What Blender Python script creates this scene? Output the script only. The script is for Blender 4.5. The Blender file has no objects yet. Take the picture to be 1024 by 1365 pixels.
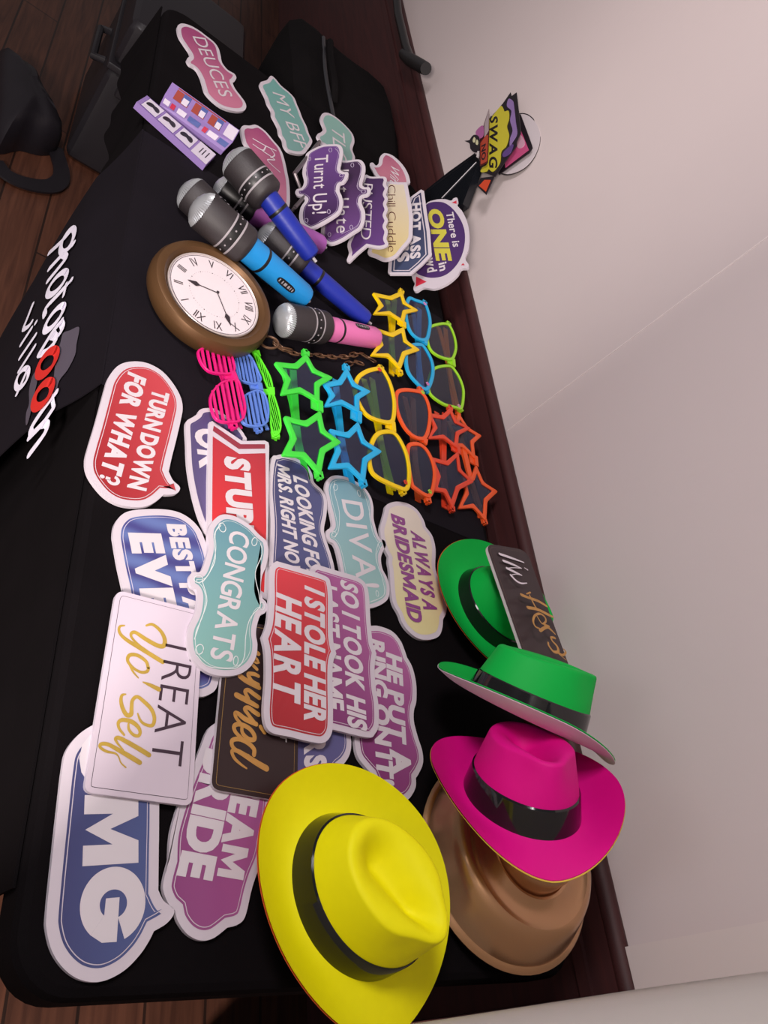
import bpy, bmesh, math, random
from mathutils import Vector, Matrix
random.seed(7)
SC = bpy.context.scene
COL = SC.collection

# ------------------------------------------------------------------ camera
CAM = Vector((0.0571, -0.2459, 1.5074))
RX = Vector((0.09048964823727833, 0.816549978368267, -0.5701383660030928))   # world X seen in the camera frame (right, down, forward)
RY = Vector((0.761283357648493, 0.3123782940560885, 0.5682142648420967))
RZ = Vector((0.6420741958133267, -0.4854543585440249, -0.5933589072739021))
FPX = 1024.53
cd = bpy.data.cameras.new('camera'); cam = bpy.data.objects.new('camera', cd); COL.objects.link(cam)
right = Vector((RX[0], RY[0], RZ[0])); down = Vector((RX[1], RY[1], RZ[1])); fwd = Vector((RX[2], RY[2], RZ[2]))
m3 = Matrix((right, -down, -fwd)).transposed()
cam.matrix_world = Matrix.Translation(CAM) @ m3.to_4x4()
cd.sensor_fit = 'VERTICAL'; cd.sensor_height = 36.0; cd.lens = 36.0 * FPX / 1365.0
cd.clip_start = 0.01; cd.clip_end = 50
SC.camera = cam

# ------------------------------------------------------------------ world, lamps, exposure
SC.view_settings.view_transform = 'Standard'
SC.view_settings.look = 'None'
SC.view_settings.gamma = 1.0
SC.view_settings.use_curve_mapping = False
SC.view_settings.exposure = 0.08
w = bpy.data.worlds.new('room_light'); SC.world = w; w.use_nodes = True
w.node_tree.nodes['Background'].inputs[0].default_value = (1.0, 0.90, 0.92, 1)
w.node_tree.nodes['Background'].inputs[1].default_value = 0.14

def area(name, loc, target, size, power, col):
    l = bpy.data.lights.new(name, 'AREA'); l.shape = 'RECTANGLE'; l.size = size[0]; l.size_y = size[1]; l.energy = power; l.color = col
    o = bpy.data.objects.new(name, l); COL.objects.link(o); o.location = loc
    o.rotation_euler = (Vector(target) - Vector(loc)).to_track_quat('-Z', 'Y').to_euler()
    return o
area('ceiling_lamp_over_room', (-0.8, -1.0, 2.6), (-0.6, 0.35, 0.7), (0.5, 0.5), 31, (1.0, 0.93, 0.93))
area('side_floor_fill', (1.6, -1.3, 2.0), (0.0, 0.4, 0.0), (0.5, 0.5), 130, (1.0, 0.90, 0.84))  # unseen lamp, added to brighten the floor past the table end
area('front_fill_light', (0.15, -2.6, 1.55), (-0.5, 0.3, 0.75), (0.45, 1.1), 6, (0.95, 0.94, 1.0))  # added fill from the front, for the hat band highlights and runner front
area('ceiling_lamp_near', (0.0, -0.5, 3.1), (-0.3, 0.4, 0.7), (0.3, 0.3), 4, (1.0, 0.93, 0.92))

# ------------------------------------------------------------------ helpers
def ray(px, py):
    d = Vector(((px - 512.0), (py - 682.5), FPX))
    return Vector((RX.dot(d), RY.dot(d), RZ.dot(d)))
class Plane:
    """a real plane in the room on which a thing lies or leans"""
    def __init__(s, p, n): s.p = Vector(p); s.n = Vector(n).normalized()
    def at(s, px, py, lift=0.0):
        d = ray(px, py); t = ((s.p + s.n * lift) - CAM).dot(s.n) / d.dot(s.n)
        return CAM + d * t
def flat(z): return Plane((0, 0, z), (0, 0, 1))
def zc(ox, oy, s, pts):
    return [((ox + p[0] * s, oy + p[1] * s) + tuple(p[2:])) for p in pts]
def catmull(p0, p1, p2, p3, n):
    out = []
    for i in range(n):
        t = i / n; t2 = t * t; t3 = t2 * t
        out.append(tuple(0.5 * (2 * b + (c - a) * t + (2 * a - 5 * b + 4 * c - d) * t2 + (3 * b - a - 3 * c + d) * t3) for a, b, c, d in zip(p0, p1, p2, p3)))
    return out
def smooth(pts, n=6):
    """closed outline; a point given with a third value is a sharp corner"""
    N = len(pts); out = []
    for i in range(N):
        a, b, c, d = pts[i - 1], pts[i], pts[(i + 1) % N], pts[(i + 2) % N]
        p0 = a[:2] if len(b) == 2 else b[:2]; p3 = d[:2] if len(c) == 2 else c[:2]
        out += catmull(p0, b[:2], c[:2], p3, n)
    return out
def smooth_open(pts, n=5):
    out = []
    for i in range(len(pts) - 1):
        a = pts[max(i - 1, 0)]; b = pts[i]; c = pts[i + 1]; d = pts[min(i + 2, len(pts) - 1)]
        out += catmull(a, b, c, d, n)
    out.append(tuple(pts[-1])); return out
def poly_area(P): return 0.5 * sum(P[i - 1][0] * P[i][1] - P[i][0] * P[i - 1][1] for i in range(len(P)))
def seg_d(p, a, b):
    ax, ay = b[0] - a[0], b[1] - a[1]; L = ax * ax + ay * ay
    t = 0 if L == 0 else max(0, min(1, ((p[0] - a[0]) * ax + (p[1] - a[1]) * ay) / L))
    return math.hypot(p[0] - a[0] - t * ax, p[1] - a[1] - t * ay)
def resample(P, step):
    out = []
    for i in range(len(P)):
        a, b = P[i], P[(i + 1) % len(P)]; L = math.hypot(b[0] - a[0], b[1] - a[1]); n = max(1, int(L / step))
        for k in range(n): out.append((a[0] + (b[0] - a[0]) * k / n, a[1] + (b[1] - a[1]) * k / n))
    return out
def inset(P, d, step=0.004):
    """P is CCW; returns the outline moved inwards by d with loops removed"""
    P = resample(P, step); N = len(P); out = []
    for i in range(N):
        a, b, c = P[i - 1], P[i], P[(i + 1) % N]
        e1 = (b[0] - a[0], b[1] - a[1]); e2 = (c[0] - b[0], c[1] - b[1])
        l1 = math.hypot(*e1) or 1e-9; l2 = math.hypot(*e2) or 1e-9
        n1 = (-e1[1] / l1, e1[0] / l1); n2 = (-e2[1] / l2, e2[0] / l2)
        m = (n1[0] + n2[0], n1[1] + n2[1]); k = 1 + n1[0] * n2[0] + n1[1] * n2[1]
        k = max(k, 0.35)
        q = (b[0] + m[0] / k * d, b[1] + m[1] / k * d)
        if min(seg_d(q, P[j - 1], P[j]) for j in range(N)) > abs(d) * 0.96: out.append(q)
    return out
def node_mat(name, col, rough=0.55, metal=0.0, spec=0.5, coat=0.0, noise=0.0, nscale=40.0, bump=0.0, bscale=200.0):
    m = bpy.data.materials.new(name); m.use_nodes = True; nt = m.node_tree; b = nt.nodes['Principled BSDF']
    b.inputs['Base Color'].default_value = (*col, 1); b.inputs['Roughness'].default_value = rough
    b.inputs['Metallic'].default_value = metal; b.inputs['Specular IOR Level'].default_value = spec
    b.inputs['Coat Weight'].default_value = coat
    tc = nt.nodes.new('ShaderNodeTexCoord'); no = nt.nodes.new('ShaderNodeTexNoise'); no.inputs['Scale'].default_value = nscale
    no.inputs['Detail'].default_value = 4
    nt.links.new(tc.outputs['Object'], no.inputs['Vector'])
    mx = nt.nodes.new('ShaderNodeMix'); mx.data_type = 'RGBA'
    mx.inputs[6].default_value = (*[c * (1 - noise) for c in col], 1); mx.inputs[7].default_value = (*[min(1, c * (1 + noise)) for c in col], 1)
    nt.links.new(no.outputs['Fac'], mx.inputs[0]); nt.links.new(mx.outputs[2], b.inputs['Base Color'])
    if bump:
        n2 = nt.nodes.new('ShaderNodeTexNoise'); n2.inputs['Scale'].default_value = bscale; nt.links.new(tc.outputs['Object'], n2.inputs['Vector'])
        bp = nt.nodes.new('ShaderNodeBump'); bp.inputs['Strength'].default_value = bump; bp.inputs['Distance'].default_value = 0.002
        nt.links.new(n2.outputs['Fac'], bp.inputs['Height']); nt.links.new(bp.outputs['Normal'], b.inputs['Normal'])
    return m
def grad_mat(name, ca, cb, direction, span, rough=0.35, streak=None):
    """printed card: two inks blending across the card"""
    m = bpy.data.materials.new(name); m.use_nodes = True; nt = m.node_tree; b = nt.nodes['Principled BSDF']
    b.inputs['Roughness'].default_value = rough; b.inputs['Specular IOR Level'].default_value = 0.35
    tc = nt.nodes.new('ShaderNodeTexCoord'); vm = nt.nodes.new('ShaderNodeVectorMath'); vm.operation = 'DOT_PRODUCT'
    vm.inputs[1].default_value = direction; nt.links.new(tc.outputs['Object'], vm.inputs[0])
    mr = nt.nodes.new('ShaderNodeMapRange'); mr.inputs['From Min'].default_value = -span; mr.inputs['From Max'].default_value = span
    nt.links.new(vm.outputs['Value'], mr.inputs['Value'])
    mx = nt.nodes.new('ShaderNodeMix'); mx.data_type = 'RGBA'; mx.inputs[6].default_value = (*ca, 1); mx.inputs[7].default_value = (*cb, 1)
    nt.links.new(mr.outputs['Result'], mx.inputs[0]); out = mx.outputs[2]
    if streak:
        wv = nt.nodes.new('ShaderNodeTexWave'); wv.inputs['Scale'].default_value = streak[0]; wv.inputs['Distortion'].default_value = 3.0
        nt.links.new(tc.outputs['Object'], wv.inputs['Vector'])
        m2 = nt.nodes.new('ShaderNodeMix'); m2.data_type = 'RGBA'; m2.inputs[7].default_value = (*streak[1], 1)
        mm = nt.nodes.new('ShaderNodeMath'); mm.operation = 'MULTIPLY'; mm.inputs[1].default_value = streak[2]
        nt.links.new(wv.outputs['Fac'], mm.inputs[0]); nt.links.new(mm.outputs[0], m2.inputs[0]); nt.links.new(out, m2.inputs[6]); out = m2.outputs[2]
    nt.links.new(out, b.inputs['Base Color'])
    return m
MB = {}
def MAT(name, *a, **k):
    if name not in MB: MB[name] = node_mat(name, *a, **k)
    return MB[name]

def tag(o, label, cat, group=None, kind=None):
    if label: o['label'] = label
    if cat: o['category'] = cat
    if group: o['group'] = group
    if kind: o['kind'] = kind
    return o
def thing(name, loc, label, cat, group=None):
    o = bpy.data.objects.new(name, None); COL.objects.link(o); o.location = loc; o.empty_display_size = 0.02
    return tag(o, label, cat, group)
def wloc(o):
    v = Vector((0, 0, 0))
    while o is not None: v = v + o.location; o = o.parent
    return v
class Geo:
    """collects world-space faces; build() makes ONE mesh object"""
    def __init__(s): s.v = []; s.f = []; s.mi = []
    def add(s, verts, faces, mi=0):
        o = len(s.v); s.v += [Vector(v) for v in verts]; s.f += [tuple(o + i for i in f) for f in faces]; s.mi += [mi] * len(faces)
    def build(s, name, mats, parent=None, smooth_=False, base=None, label=None, recalc=True):
        if not isinstance(mats, (list, tuple)): mats = [mats]
        o0 = wloc(parent) if parent is not None else (Vector(base) if base is not None else Vector((0, 0, 0)))
        me = bpy.data.meshes.new(name); me.from_pydata([v - o0 for v in s.v], [], s.f); me.update()
        for m in mats: me.materials.append(m)
        for p, i in zip(me.polygons, s.mi): p.material_index = i; p.use_smooth = smooth_
        if recalc:
            bm = bmesh.new(); bm.from_mesh(me); bmesh.ops.recalc_face_normals(bm, faces=bm.faces); bm.to_mesh(me); bm.free()
        if smooth_:
            try: me.set_sharp_from_angle(angle=math.radians(38))
            except Exception: pass
        o = bpy.data.objects.new(name, me); COL.objects.link(o)
        if parent is not None: o.parent = parent
        else: o.location = o0
        if label: o['label'] = label
        return o
    # ---- shapes
    def prism(s, top, bot, mi=0, top_mi=None):
        n = len(top); s.add(list(top) + list(bot), [tuple(range(n))], mi if top_mi is None else top_mi)
        o = len(s.v) - 2 * n
        s.f.append(tuple(o + n + i for i in reversed(range(n)))); s.mi.append(mi)
        for i in range(n): s.f.append((o + i, o + n + i, o + n + (i + 1) % n, o + (i + 1) % n)); s.mi.append(mi)
    def sheet(s, pts, mi=0): s.add(pts, [tuple(range(len(pts)))], mi)
    def tube(s, path, r, n=10, closed=False, mi=0, caps=True):
        P = [Vector(p) for p in path]; N = len(P); rr = r if isinstance(r, (list, tuple)) else [r] * N
        rings = []; up = Vector((0, 0, 1)); prev = None
        for i in range(N):
            if closed: t = P[(i + 1) % N] - P[i - 1]
            else: t = P[min(i + 1, N - 1)] - P[max(i - 1, 0)]
            t.normalize()
            if prev is None: a = t.cross(up); a = a if a.length > 1e-3 else t.cross(Vector((1, 0, 0)))
            else: a = prev - t * prev.dot(t)
            a.normalize(); prev = a; b = t.cross(a)
            rings.append([P[i] + (a * math.cos(2 * math.pi * k / n) + b * math.sin(2 * math.pi * k / n)) * rr[i] for k in range(n)])
        o = len(s.v); s.v += [v for R in rings for v in R]
        M = N if closed else N - 1
        for i in range(M):
            j = (i + 1) % N
            for k in range(n): s.f.append((o + i * n + k, o + i * n + (k + 1) % n, o + j * n + (k + 1) % n, o + j * n + k)); s.mi.append(mi)
        if caps and not closed:
            s.f.append(tuple(o + k for k in reversed(range(n)))); s.mi.append(mi); s.f.append(tuple(o + (N - 1) * n + k for k in range(n))); s.mi.append(mi)
    def lathe(s, prof, origin, axis, n=32, mi=0, sx=1.0, xdir=None):
        """prof: (radius, height) list along axis"""
        ax = Vector(axis).normalized(); a = Vector(xdir) if xdir is not None else ax.orthogonal()
        a = (a - ax * a.dot(ax)).normalized(); b = ax.cross(a); O = Vector(origin); o = len(s.v)
        for r, h in prof:
            for k in range(n):
                t = 2 * math.pi * k / n; s.v.append(O + ax * h + (a * math.cos(t) * sx + b * math.sin(t)) * max(r, 1e-5))
        for i in range(len(prof) - 1):
            for k in range(n): s.f.append((o + i * n + k, o + i * n + (k + 1) % n, o + (i + 1) * n + (k + 1) % n, o + (i + 1) * n + k)); s.mi.append(mi)
        if prof[0][0] > 1e-4: s.f.append(tuple(o + k for k in reversed(range(n)))); s.mi.append(mi)
        if prof[-1][0] > 1e-4: s.f.append(tuple(o + (len(prof) - 1) * n + k for k in range(n))); s.mi.append(mi)
    def box(s, c, x, y, z, mi=0):
        c = Vector(c); x = Vector(x); y = Vector(y); z = Vector(z)
        vs = [c + x * i + y * j + z * k for k in (-.5, .5) for j in (-.5, .5) for i in (-.5, .5)]
        s.add(vs, [(0, 2, 3, 1), (4, 5, 7, 6), (0, 1, 5, 4), (2, 6, 7, 3), (0, 4, 6, 2), (1, 3, 7, 5)], mi)
    def ribbon(s, pts, widths, nrm, mi=0):
        """flat pen stroke with round ends lying on a plane of normal nrm"""
        P = [Vector(p) for p in pts]; n = Vector(nrm); L = []; R = []
        for i in range(len(P)):
            t = (P[min(i + 1, len(P) - 1)] - P[max(i - 1, 0)]); t.normalize(); q = n.cross(t) * (widths[i] / 2); L.append(P[i] + q); R.append(P[i] - q)
        o = len(s.v); s.v += L + R; m = len(P)
        for i in range(m - 1): s.f.append((o + i, o + m + i, o + m + i + 1, o + i + 1)); s.mi.append(mi)
        for e in (0, m - 1):
            a = n.orthogonal().normalized(); b = n.cross(a); r = widths[e] / 2
            s.sheet([P[e] + n * 0.00001 + (a * math.cos(k * math.pi / 5) + b * math.sin(k * math.pi / 5)) * r for k in range(10)], mi)

# ------------------------------------------------------------------ lettering
_gl = {}
def glyph(ch, off):
    key = (ch, round(off, 3))
    if key in _gl: return _gl[key]
    if ch == 'M' and off > 0.02:
        t = 0.15 + (off - 0.03) * 2; H = 0.69; W = 0.86
        V = [(0, 0), (0, H), (t * 1.15, H), (W / 2, 0.33), (W - t * 1.15, H), (W, H), (W, 0), (W - t, 0), (W - t, 0.36), (W / 2, 0.0 + 0.02), (t, 0.36), (t, 0)]
        _gl[key] = (V, [(0, 1, 2, 10, 11), (2, 3, 9, 10), (3, 4, 8, 9), (4, 5, 6, 7, 8)], 0.0, W); return _gl[key]
    if ch == '?' and off > 0.02:
        V = []; F = []; n = 14
        for k in range(n + 1):
            t = math.radians(175 - 250 * k / n); V += [(0.25 + 0.25 * math.cos(t), 0.49 + 0.245 * math.sin(t)), (0.25 + 0.105 * math.cos(t), 0.49 + 0.105 * math.sin(t))]
        F = [(2 * k, 2 * k + 1, 2 * k + 3, 2 * k + 2) for k in range(n)]
        o = len(V); V += [(0.17, 0.20), (0.32, 0.20), (0.32, 0.37), (0.17, 0.37)]; F.append((o, o + 1, o + 2, o + 3)); o = len(V)
        V += [(0.245 + 0.092 * math.cos(i * math.pi / 6), 0.07 + 0.092 * math.sin(i * math.pi / 6)) for i in range(12)]; F.append(tuple(range(o, o + 12)))
        _gl[key] = (V, F, 0.0, 0.5); return _gl[key]
    if ch == 'G' and off > 0.065:
        V = []; n = 40
        for k in range(n + 1):
            t = math.radians(20 + 298 * k / n); V += [(0.43 + 0.43 * math.cos(t), 0.382 + 0.395 * math.sin(t)), (0.43 + 0.165 * math.cos(t), 0.382 + 0.165 * math.sin(t))]
        F = [(2 * k, 2 * k + 1, 2 * k + 3, 2 * k + 2) for k in range(n)]; o = len(V); V += [(0.36, 0.290), (0.553, 0.272), (0.75, 0.118), (0.845, 0.25), (0.855, 0.425), (0.36, 0.455)]; F.append(tuple(range(o, o + 6)))
        _gl[key] = (V, F, 0.0, 0.86); return _gl[key]
    cu = bpy.data.curves.new('glyph', 'FONT'); cu.body = ch; cu.size = 1; cu.offset = off; cu.resolution_u = 4; cu.fill_mode = 'FRONT'
    ob = bpy.data.objects.new('glyph', cu); COL.objects.link(ob); bpy.context.view_layer.update()
    me = bpy.data.meshes.new_from_object(ob.evaluated_get(bpy.context.evaluated_depsgraph_get()))
    V = [(v.co.x, v.co.y) for v in me.vertices]; F = [tuple(p.vertices) for p in me.polygons]
    bpy.data.objects.remove(ob); bpy.data.curves.remove(cu); bpy.data.meshes.remove(me)
    x0 = min(v[0] for v in V); x1 = max(v[0] for v in V)
    _gl[key] = (V, F, x0, x1); return _gl[key]
def layout(txt, off, gap):
    x = 0; out = []
    for ch in txt:
        if ch == ' ': x += 0.26; continue
        V, F, x0, x1 = glyph(ch, off); out.append(([(v[0] - x0 + x, v[1]) for v in V], F)); x += x1 - x0 + gap
    return out, x - gap
def letters(geo, plane, txt, p0, p1, ph, off=0.03, gap=0.05, lift=0.0008, mi=0, wave=None):
    """txt runs from p0 to p1 along its baseline; ph is the cap height above p0"""
    H = 0.69 + off; G, W = layout(txt, off, gap)
    a = plane.at(*p0, lift); b = plane.at(*p1, lift); c = plane.at(*ph, lift)
    ex = (b - a) / W; ey = (c - a) / H
    for i, (V, F) in enumerate(G): geo.add([a + ex * v[0] + ey * v[1] + plane.n * (i * 0.00003) for v in V], F, mi)
def pen(geo, plane, strokes, k, lift=0.0008, mi=0, conv=None, n=5):
    """hand-drawn strokes: lists of (x, y, width); k turns drawing units into metres"""
    for i, st in enumerate(strokes):
        q = smooth_open([tuple(p) for p in st], n)
        geo.ribbon([plane.at(*conv(p[0], p[1]), lift + i * 0.00002) for p in q], [p[2] * k for p in q], plane.n, mi)

WHITE_CARD = dict(rough=0.5, spec=0.3)
def to2(plane, P):
    u = plane.n.orthogonal().normalized(); 
    if abs(plane.n.z) > 0.99: u = Vector((1, 0, 0))
    v = plane.n.cross(u); return u, v, [((p - plane.p).dot(u), (p - plane.p).dot(v)) for p in P]
def from2(plane, u, v, P, lift): return [plane.p + u * p[0] + v * p[1] + plane.n * lift for p in P]
THICK = 0.005
def sign(label, outline, plane, inks, texts=(), border=0.011, line=(0.60, 0.53, 0.58), card=(0.57, 0.51, 0.565), line_d=0.0022, line_w=0.0008, n=6,
         extra=None, streak=None, gdir=(1, 0, 0), face=None, name='photo_prop_sign', group='party photo prop signs', thick=THICK):
    if not isinstance(plane, Plane): plane = fit_lean(smooth(outline, n), plane)
    P3 = [plane.at(x, y) for x, y in smooth(outline, n)]
    u, v, P = to2(plane, P3)
    if poly_area(P) < 0: P = P[::-1]
    cx = sum(p[0] for p in P) / len(P); cy = sum(p[1] for p in P) / len(P)
    base = plane.p + u * cx + v * cy - plane.n * thick
    t = thing(name, base, label, 'sign', group)
    g = Geo(); bev = 0.0008
    top = from2(plane, u, v, P, 0); bot = from2(plane, u, v, P, -thick); g.prism(top, bot)
    g.build('board', MAT('white_card_%02d%02d%02d' % tuple(int(c * 99) for c in card), card, 0.5, spec=0.3), t)
    ca, cb = inks
    fm = grad_mat('printed_ink', ca, cb, gdir, 0.09, streak=streak)
    lm = MAT('fine_line_%02d%02d%02d' % tuple(int(c * 99) for c in line), line, 0.45)
    if face != 'none':
        F = inset(P, border) if face is None else to2(plane, [plane.at(x, y) for x, y in smooth(face, n)])[2]
        if poly_area(F) < 0: F = F[::-1]
        g = Geo(); g.sheet(from2(plane, u, v, F, 0.0002), 0)
        if line_w:
            A = inset(F, line_d); B = inset(F, line_d + line_w)
            if len(A) > 8 and len(B) > 8: g.sheet(from2(plane, u, v, A, 0.0004), 1); g.sheet(from2(plane, u, v, B, 0.0006), 0)
        g.build('printed_face', [fm, lm], t, recalc=False)
    g = Geo(); mats = []
    for tx in texts:
        tx = dict(tx); col = tx.pop('col', (0.62, 0.565, 0.60)); m = MAT('letter_ink_%02d%02d%02d' % tuple(int(c * 99) for c in col), col, 0.45)
        if m not in mats: mats.append(m)
        letters(g, plane, tx.pop('t'), tx.pop('a'), tx.pop('b'), tx.pop('h'), mi=mats.index(m), **tx)
    if texts: g.build('lettering', mats, t, recalc=False)
    if extra: extra(t, plane)
    return t

# ================================================================== the setting
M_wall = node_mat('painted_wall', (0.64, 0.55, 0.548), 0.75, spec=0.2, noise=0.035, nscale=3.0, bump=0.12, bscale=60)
M_trim = node_mat('painted_trim', (0.66, 0.57, 0.555), 0.7, spec=0.25, noise=0.03, nscale=5.0)
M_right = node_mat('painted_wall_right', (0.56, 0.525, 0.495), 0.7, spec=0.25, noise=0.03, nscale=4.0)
def wood_mat(name, ca, cb, rough, plank=None):
    m = bpy.data.materials.new(name); m.use_nodes = True; nt = m.node_tree; b = nt.nodes['Principled BSDF']; b.inputs['Roughness'].default_value = rough
    tc = nt.nodes.new('ShaderNodeTexCoord'); mp = nt.nodes.new('ShaderNodeMapping'); mp.inputs['Scale'].default_value = (1.5, 22, 22)
    nt.links.new(tc.outputs['Object'], mp.inputs['Vector'])
    no = nt.nodes.new('ShaderNodeTexNoise'); no.inputs['Scale'].default_value = 3.0; no.inputs['Detail'].default_value = 8; no.inputs['Distortion'].default_value = 0.6
    nt.links.new(mp.outputs[0], no.inputs['Vector'])
    cr = nt.nodes.new('ShaderNodeValToRGB'); cr.color_ramp.elements[0].position = 0.3; cr.color_ramp.elements[1].position = 0.7
    cr.color_ramp.elements[0].color = (*ca, 1); cr.color_ramp.elements[1].color = (*cb, 1); nt.links.new(no.outputs['Fac'], cr.inputs[0]); out = cr.outputs[0]
    if plank:
        br = nt.nodes.new('ShaderNodeTexBrick'); br.inputs['Scale'].default_value = 1.0; br.inputs['Brick Width'].default_value = 1.2; br.inputs['Row Height'].default_value = plank
        br.inputs['Mortar Size'].default_value = 0.003; br.inputs['Color1'].default_value = (1, 1, 1, 1); br.inputs['Color2'].default_value = (0.72, 0.72, 0.72, 1); br.inputs['Mortar'].default_value = (0.2, 0.2, 0.2, 1)
        nt.links.new(tc.outputs['Object'], br.inputs['Vector'])
        mx = nt.nodes.new('ShaderNodeMix'); mx.data_type = 'RGBA'; mx.blend_type = 'MULTIPLY'; mx.inputs[0].default_value = 1.0
        nt.links.new(out, mx.inputs[6]); nt.links.new(br.outputs['Color'], mx.inputs[7]); out = mx.outputs[2]
    nt.links.new(out, b.inputs['Base Color']); return m
M_floor = wood_mat('wood_floor', (0.048, 0.016, 0.009), (0.105, 0.038, 0.021), 0.45, plank=0.12)
M_panel = wood_mat('mahogany_panel', (0.036, 0.008, 0.009), (0.062, 0.013, 0.013), 0.62)
def struct(name, geo, mat, smooth_=False):
    o = geo.build(name, mat, None, smooth_); o['kind'] = 'structure'; return o
YB = 0.8455; ZW = 0.773; XC = 0.0212
g = Geo(); g.box((-2.0, -0.6, -0.05), (7, 0, 0), (0, 4.2, 0), (0, 0, 0.1)); struct('floor', g, M_floor)
g = Geo(); g.box((-2.0, YB + 0.055, 1.4), (7, 0, 0), (0, 0.1, 0), (0, 0, 2.9)); struct('wall_back', g, M_wall)
# dark wood panelling on the lower part of the back wall, with a rounded cap
g = Geo(); g.box((-2.2, YB - 0.005, ZW / 2 - 0.01), (6.4, 0, 0), (0, 0.02, 0), (0, 0, ZW - 0.02))
g.tube([(-5.2, YB - 0.004, ZW - 0.014), (XC + 0.004, YB - 0.004, ZW - 0.014)], 0.0145, 12)
g.box((-2.2, YB - 0.016, ZW - 0.075), (6.4, 0, 0), (0, 0.012, 0), (0, 0, 0.02))
struct('trim_1', g, M_panel, True)
# right wall, turned a little out of square
dirn = Vector((0.0385 - 0.0212, 0.405 - 0.8455, 0)).normalized(); nrm = Vector((-dirn.y, dirn.x, 0)) * -1
if nrm.x > 0: nrm = -nrm
c0 = Vector((XC, YB, 0)); Lr = 1.0
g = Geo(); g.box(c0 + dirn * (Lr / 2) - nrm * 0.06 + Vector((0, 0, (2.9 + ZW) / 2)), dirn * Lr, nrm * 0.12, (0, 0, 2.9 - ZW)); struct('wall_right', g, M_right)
g = Geo(); g.box(c0 + dirn * 0.145 - nrm * 0.06 + Vector((0, 0, ZW / 2)), dirn * 0.29, nrm * 0.12, (0, 0, ZW)); struct('trim_2', g, M_panel)
# pale corner strip where the walls meet
g = Geo(); g.box((XC - 0.024, YB - 0.001, (2.9 + ZW) / 2), (0.056, 0, 0), (0, 0.014, 0), (0, 0, 2.9 - ZW))
struct('trim_3', g, M_trim)
# fine vertical joint in the plaster
g = Geo(); g.box((-1.014, YB + 0.0048, 1.8), (0.0022, 0, 0), (0, 0.0012, 0), (0, 0, 2.05)); struct('trim_4', g, node_mat('pale_joint', (0.78, 0.69, 0.68), 0.7))

# ================================================================== table
M_cloth = node_mat('black_table_cloth', (0.0042, 0.0032, 0.0038), 0.9, spec=0.06, noise=0.25, nscale=12, bump=0.25, bscale=900)
M_run = node_mat('black_runner_cloth', (0.0070, 0.0052, 0.0080), 0.8, spec=0.12, noise=0.2, nscale=9, bump=0.2, bscale=700)
M_leg = node_mat('grey_metal', (0.10, 0.10, 0.11), 0.4, metal=0.8)
TX0, TX1, TY1, TZ = -1.885, 0.0, 0.76, 0.74
def rrect(x0, x1, y0, y1, r, z, n=8):
    out = []
    for cx, cy, a0 in ((x1 - r, y1 - r, 0), (x0 + r, y1 - r, 90), (x0 + r, y0 + r, 180), (x1 - r, y0 + r, 270)):
        for k in range(n + 1):
            a = math.radians(a0 + 90 * k / n); out.append(Vector((cx + r * math.cos(a), cy + r * math.sin(a), z)))
    return out
tab = thing('folding_table', (-0.94, 0.38, 0), 'long folding table under a black cloth, all the props lie on it', 'table')
g = Geo(); R = 0.055
ls = [(0.0, TZ - 0.050), (0.0, TZ - 0.012), (0.003, TZ - 0.004), (0.010, TZ)]
rings = [rrect(TX0 + d, TX1 - d, d, TY1 - d, R - d * 0.5, z) for d, z in ls]
for A, B in zip(rings[:-1], rings[1:]):
    n = len(A); g.add(A + B, [(i, (i + 1) % n, n + (i + 1) % n, n + i) for i in range(n)])
g.sheet(rings[-1]); g.sheet(rings[0][::-1]); g.build('table_top', M_cloth, tab, True)
for lx in (-1.62, -0.30):
    for ly in (0.10, 0.66):
        g = Geo(); g.tube([(lx, ly, 0.0), (lx, ly, TZ - 0.05)], 0.016, 10); g.build('leg', M_leg, tab, True)
def drape(x0, x1, yfun, z0, z1, nx, nz, thick=0.003):
    """hanging sheet of cloth"""
    g = Geo(); F = []; 
    for k in range(nz + 1):
        for i in range(nx + 1):
            u = i / nx; t = k / nz; F.append((u, t))
    V = [Vector(yfun(u, t)) for u, t in F]; W = [v + Vector((0, thick, 0)) for v in V]; n = nx + 1
    fs = [(k * n + i, k * n + i + 1, (k + 1) * n + i + 1, (k + 1) * n + i) for k in range(nz) for i in range(nx)]
    g.add(V, fs); g.add(W, [f[::-1] for f in fs]); o = len(V)
    edge = [i for i in range(n)] + [k * n + nx for k in range(1, nz + 1)] + [nz * n + i for i in range(nx - 1, -1, -1)] + [k * n for k in range(nz - 1, 0, -1)]
    for a, b in zip(edge, edge[1:] + edge[:1]): g.f.append((a, b, o + b, o + a)); g.mi.append(0)
    return g
def smoothstep(a, b, x):
    t = max(0.0, min(1.0, (x - a) / (b - a))); return t * t * (3 - 2 * t)
def skirt(u, t):
    x = -1.875 + (1.785) * u; z = TZ - 0.016 - t * (0.155 + (TZ - 0.190) * smoothstep(-1.30, -1.22, x))
    y = -0.004 - 0.004 * t - (0.012 * math.sin(u * 46) + 0.008 * math.sin(u * 101 + 1)) * t * 0.55
    return (x, y - 0.010 * t, z)
drape(-1, 0, skirt, 0, 0, 160, 14).build('table_skirt', M_cloth, tab, True)

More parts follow.
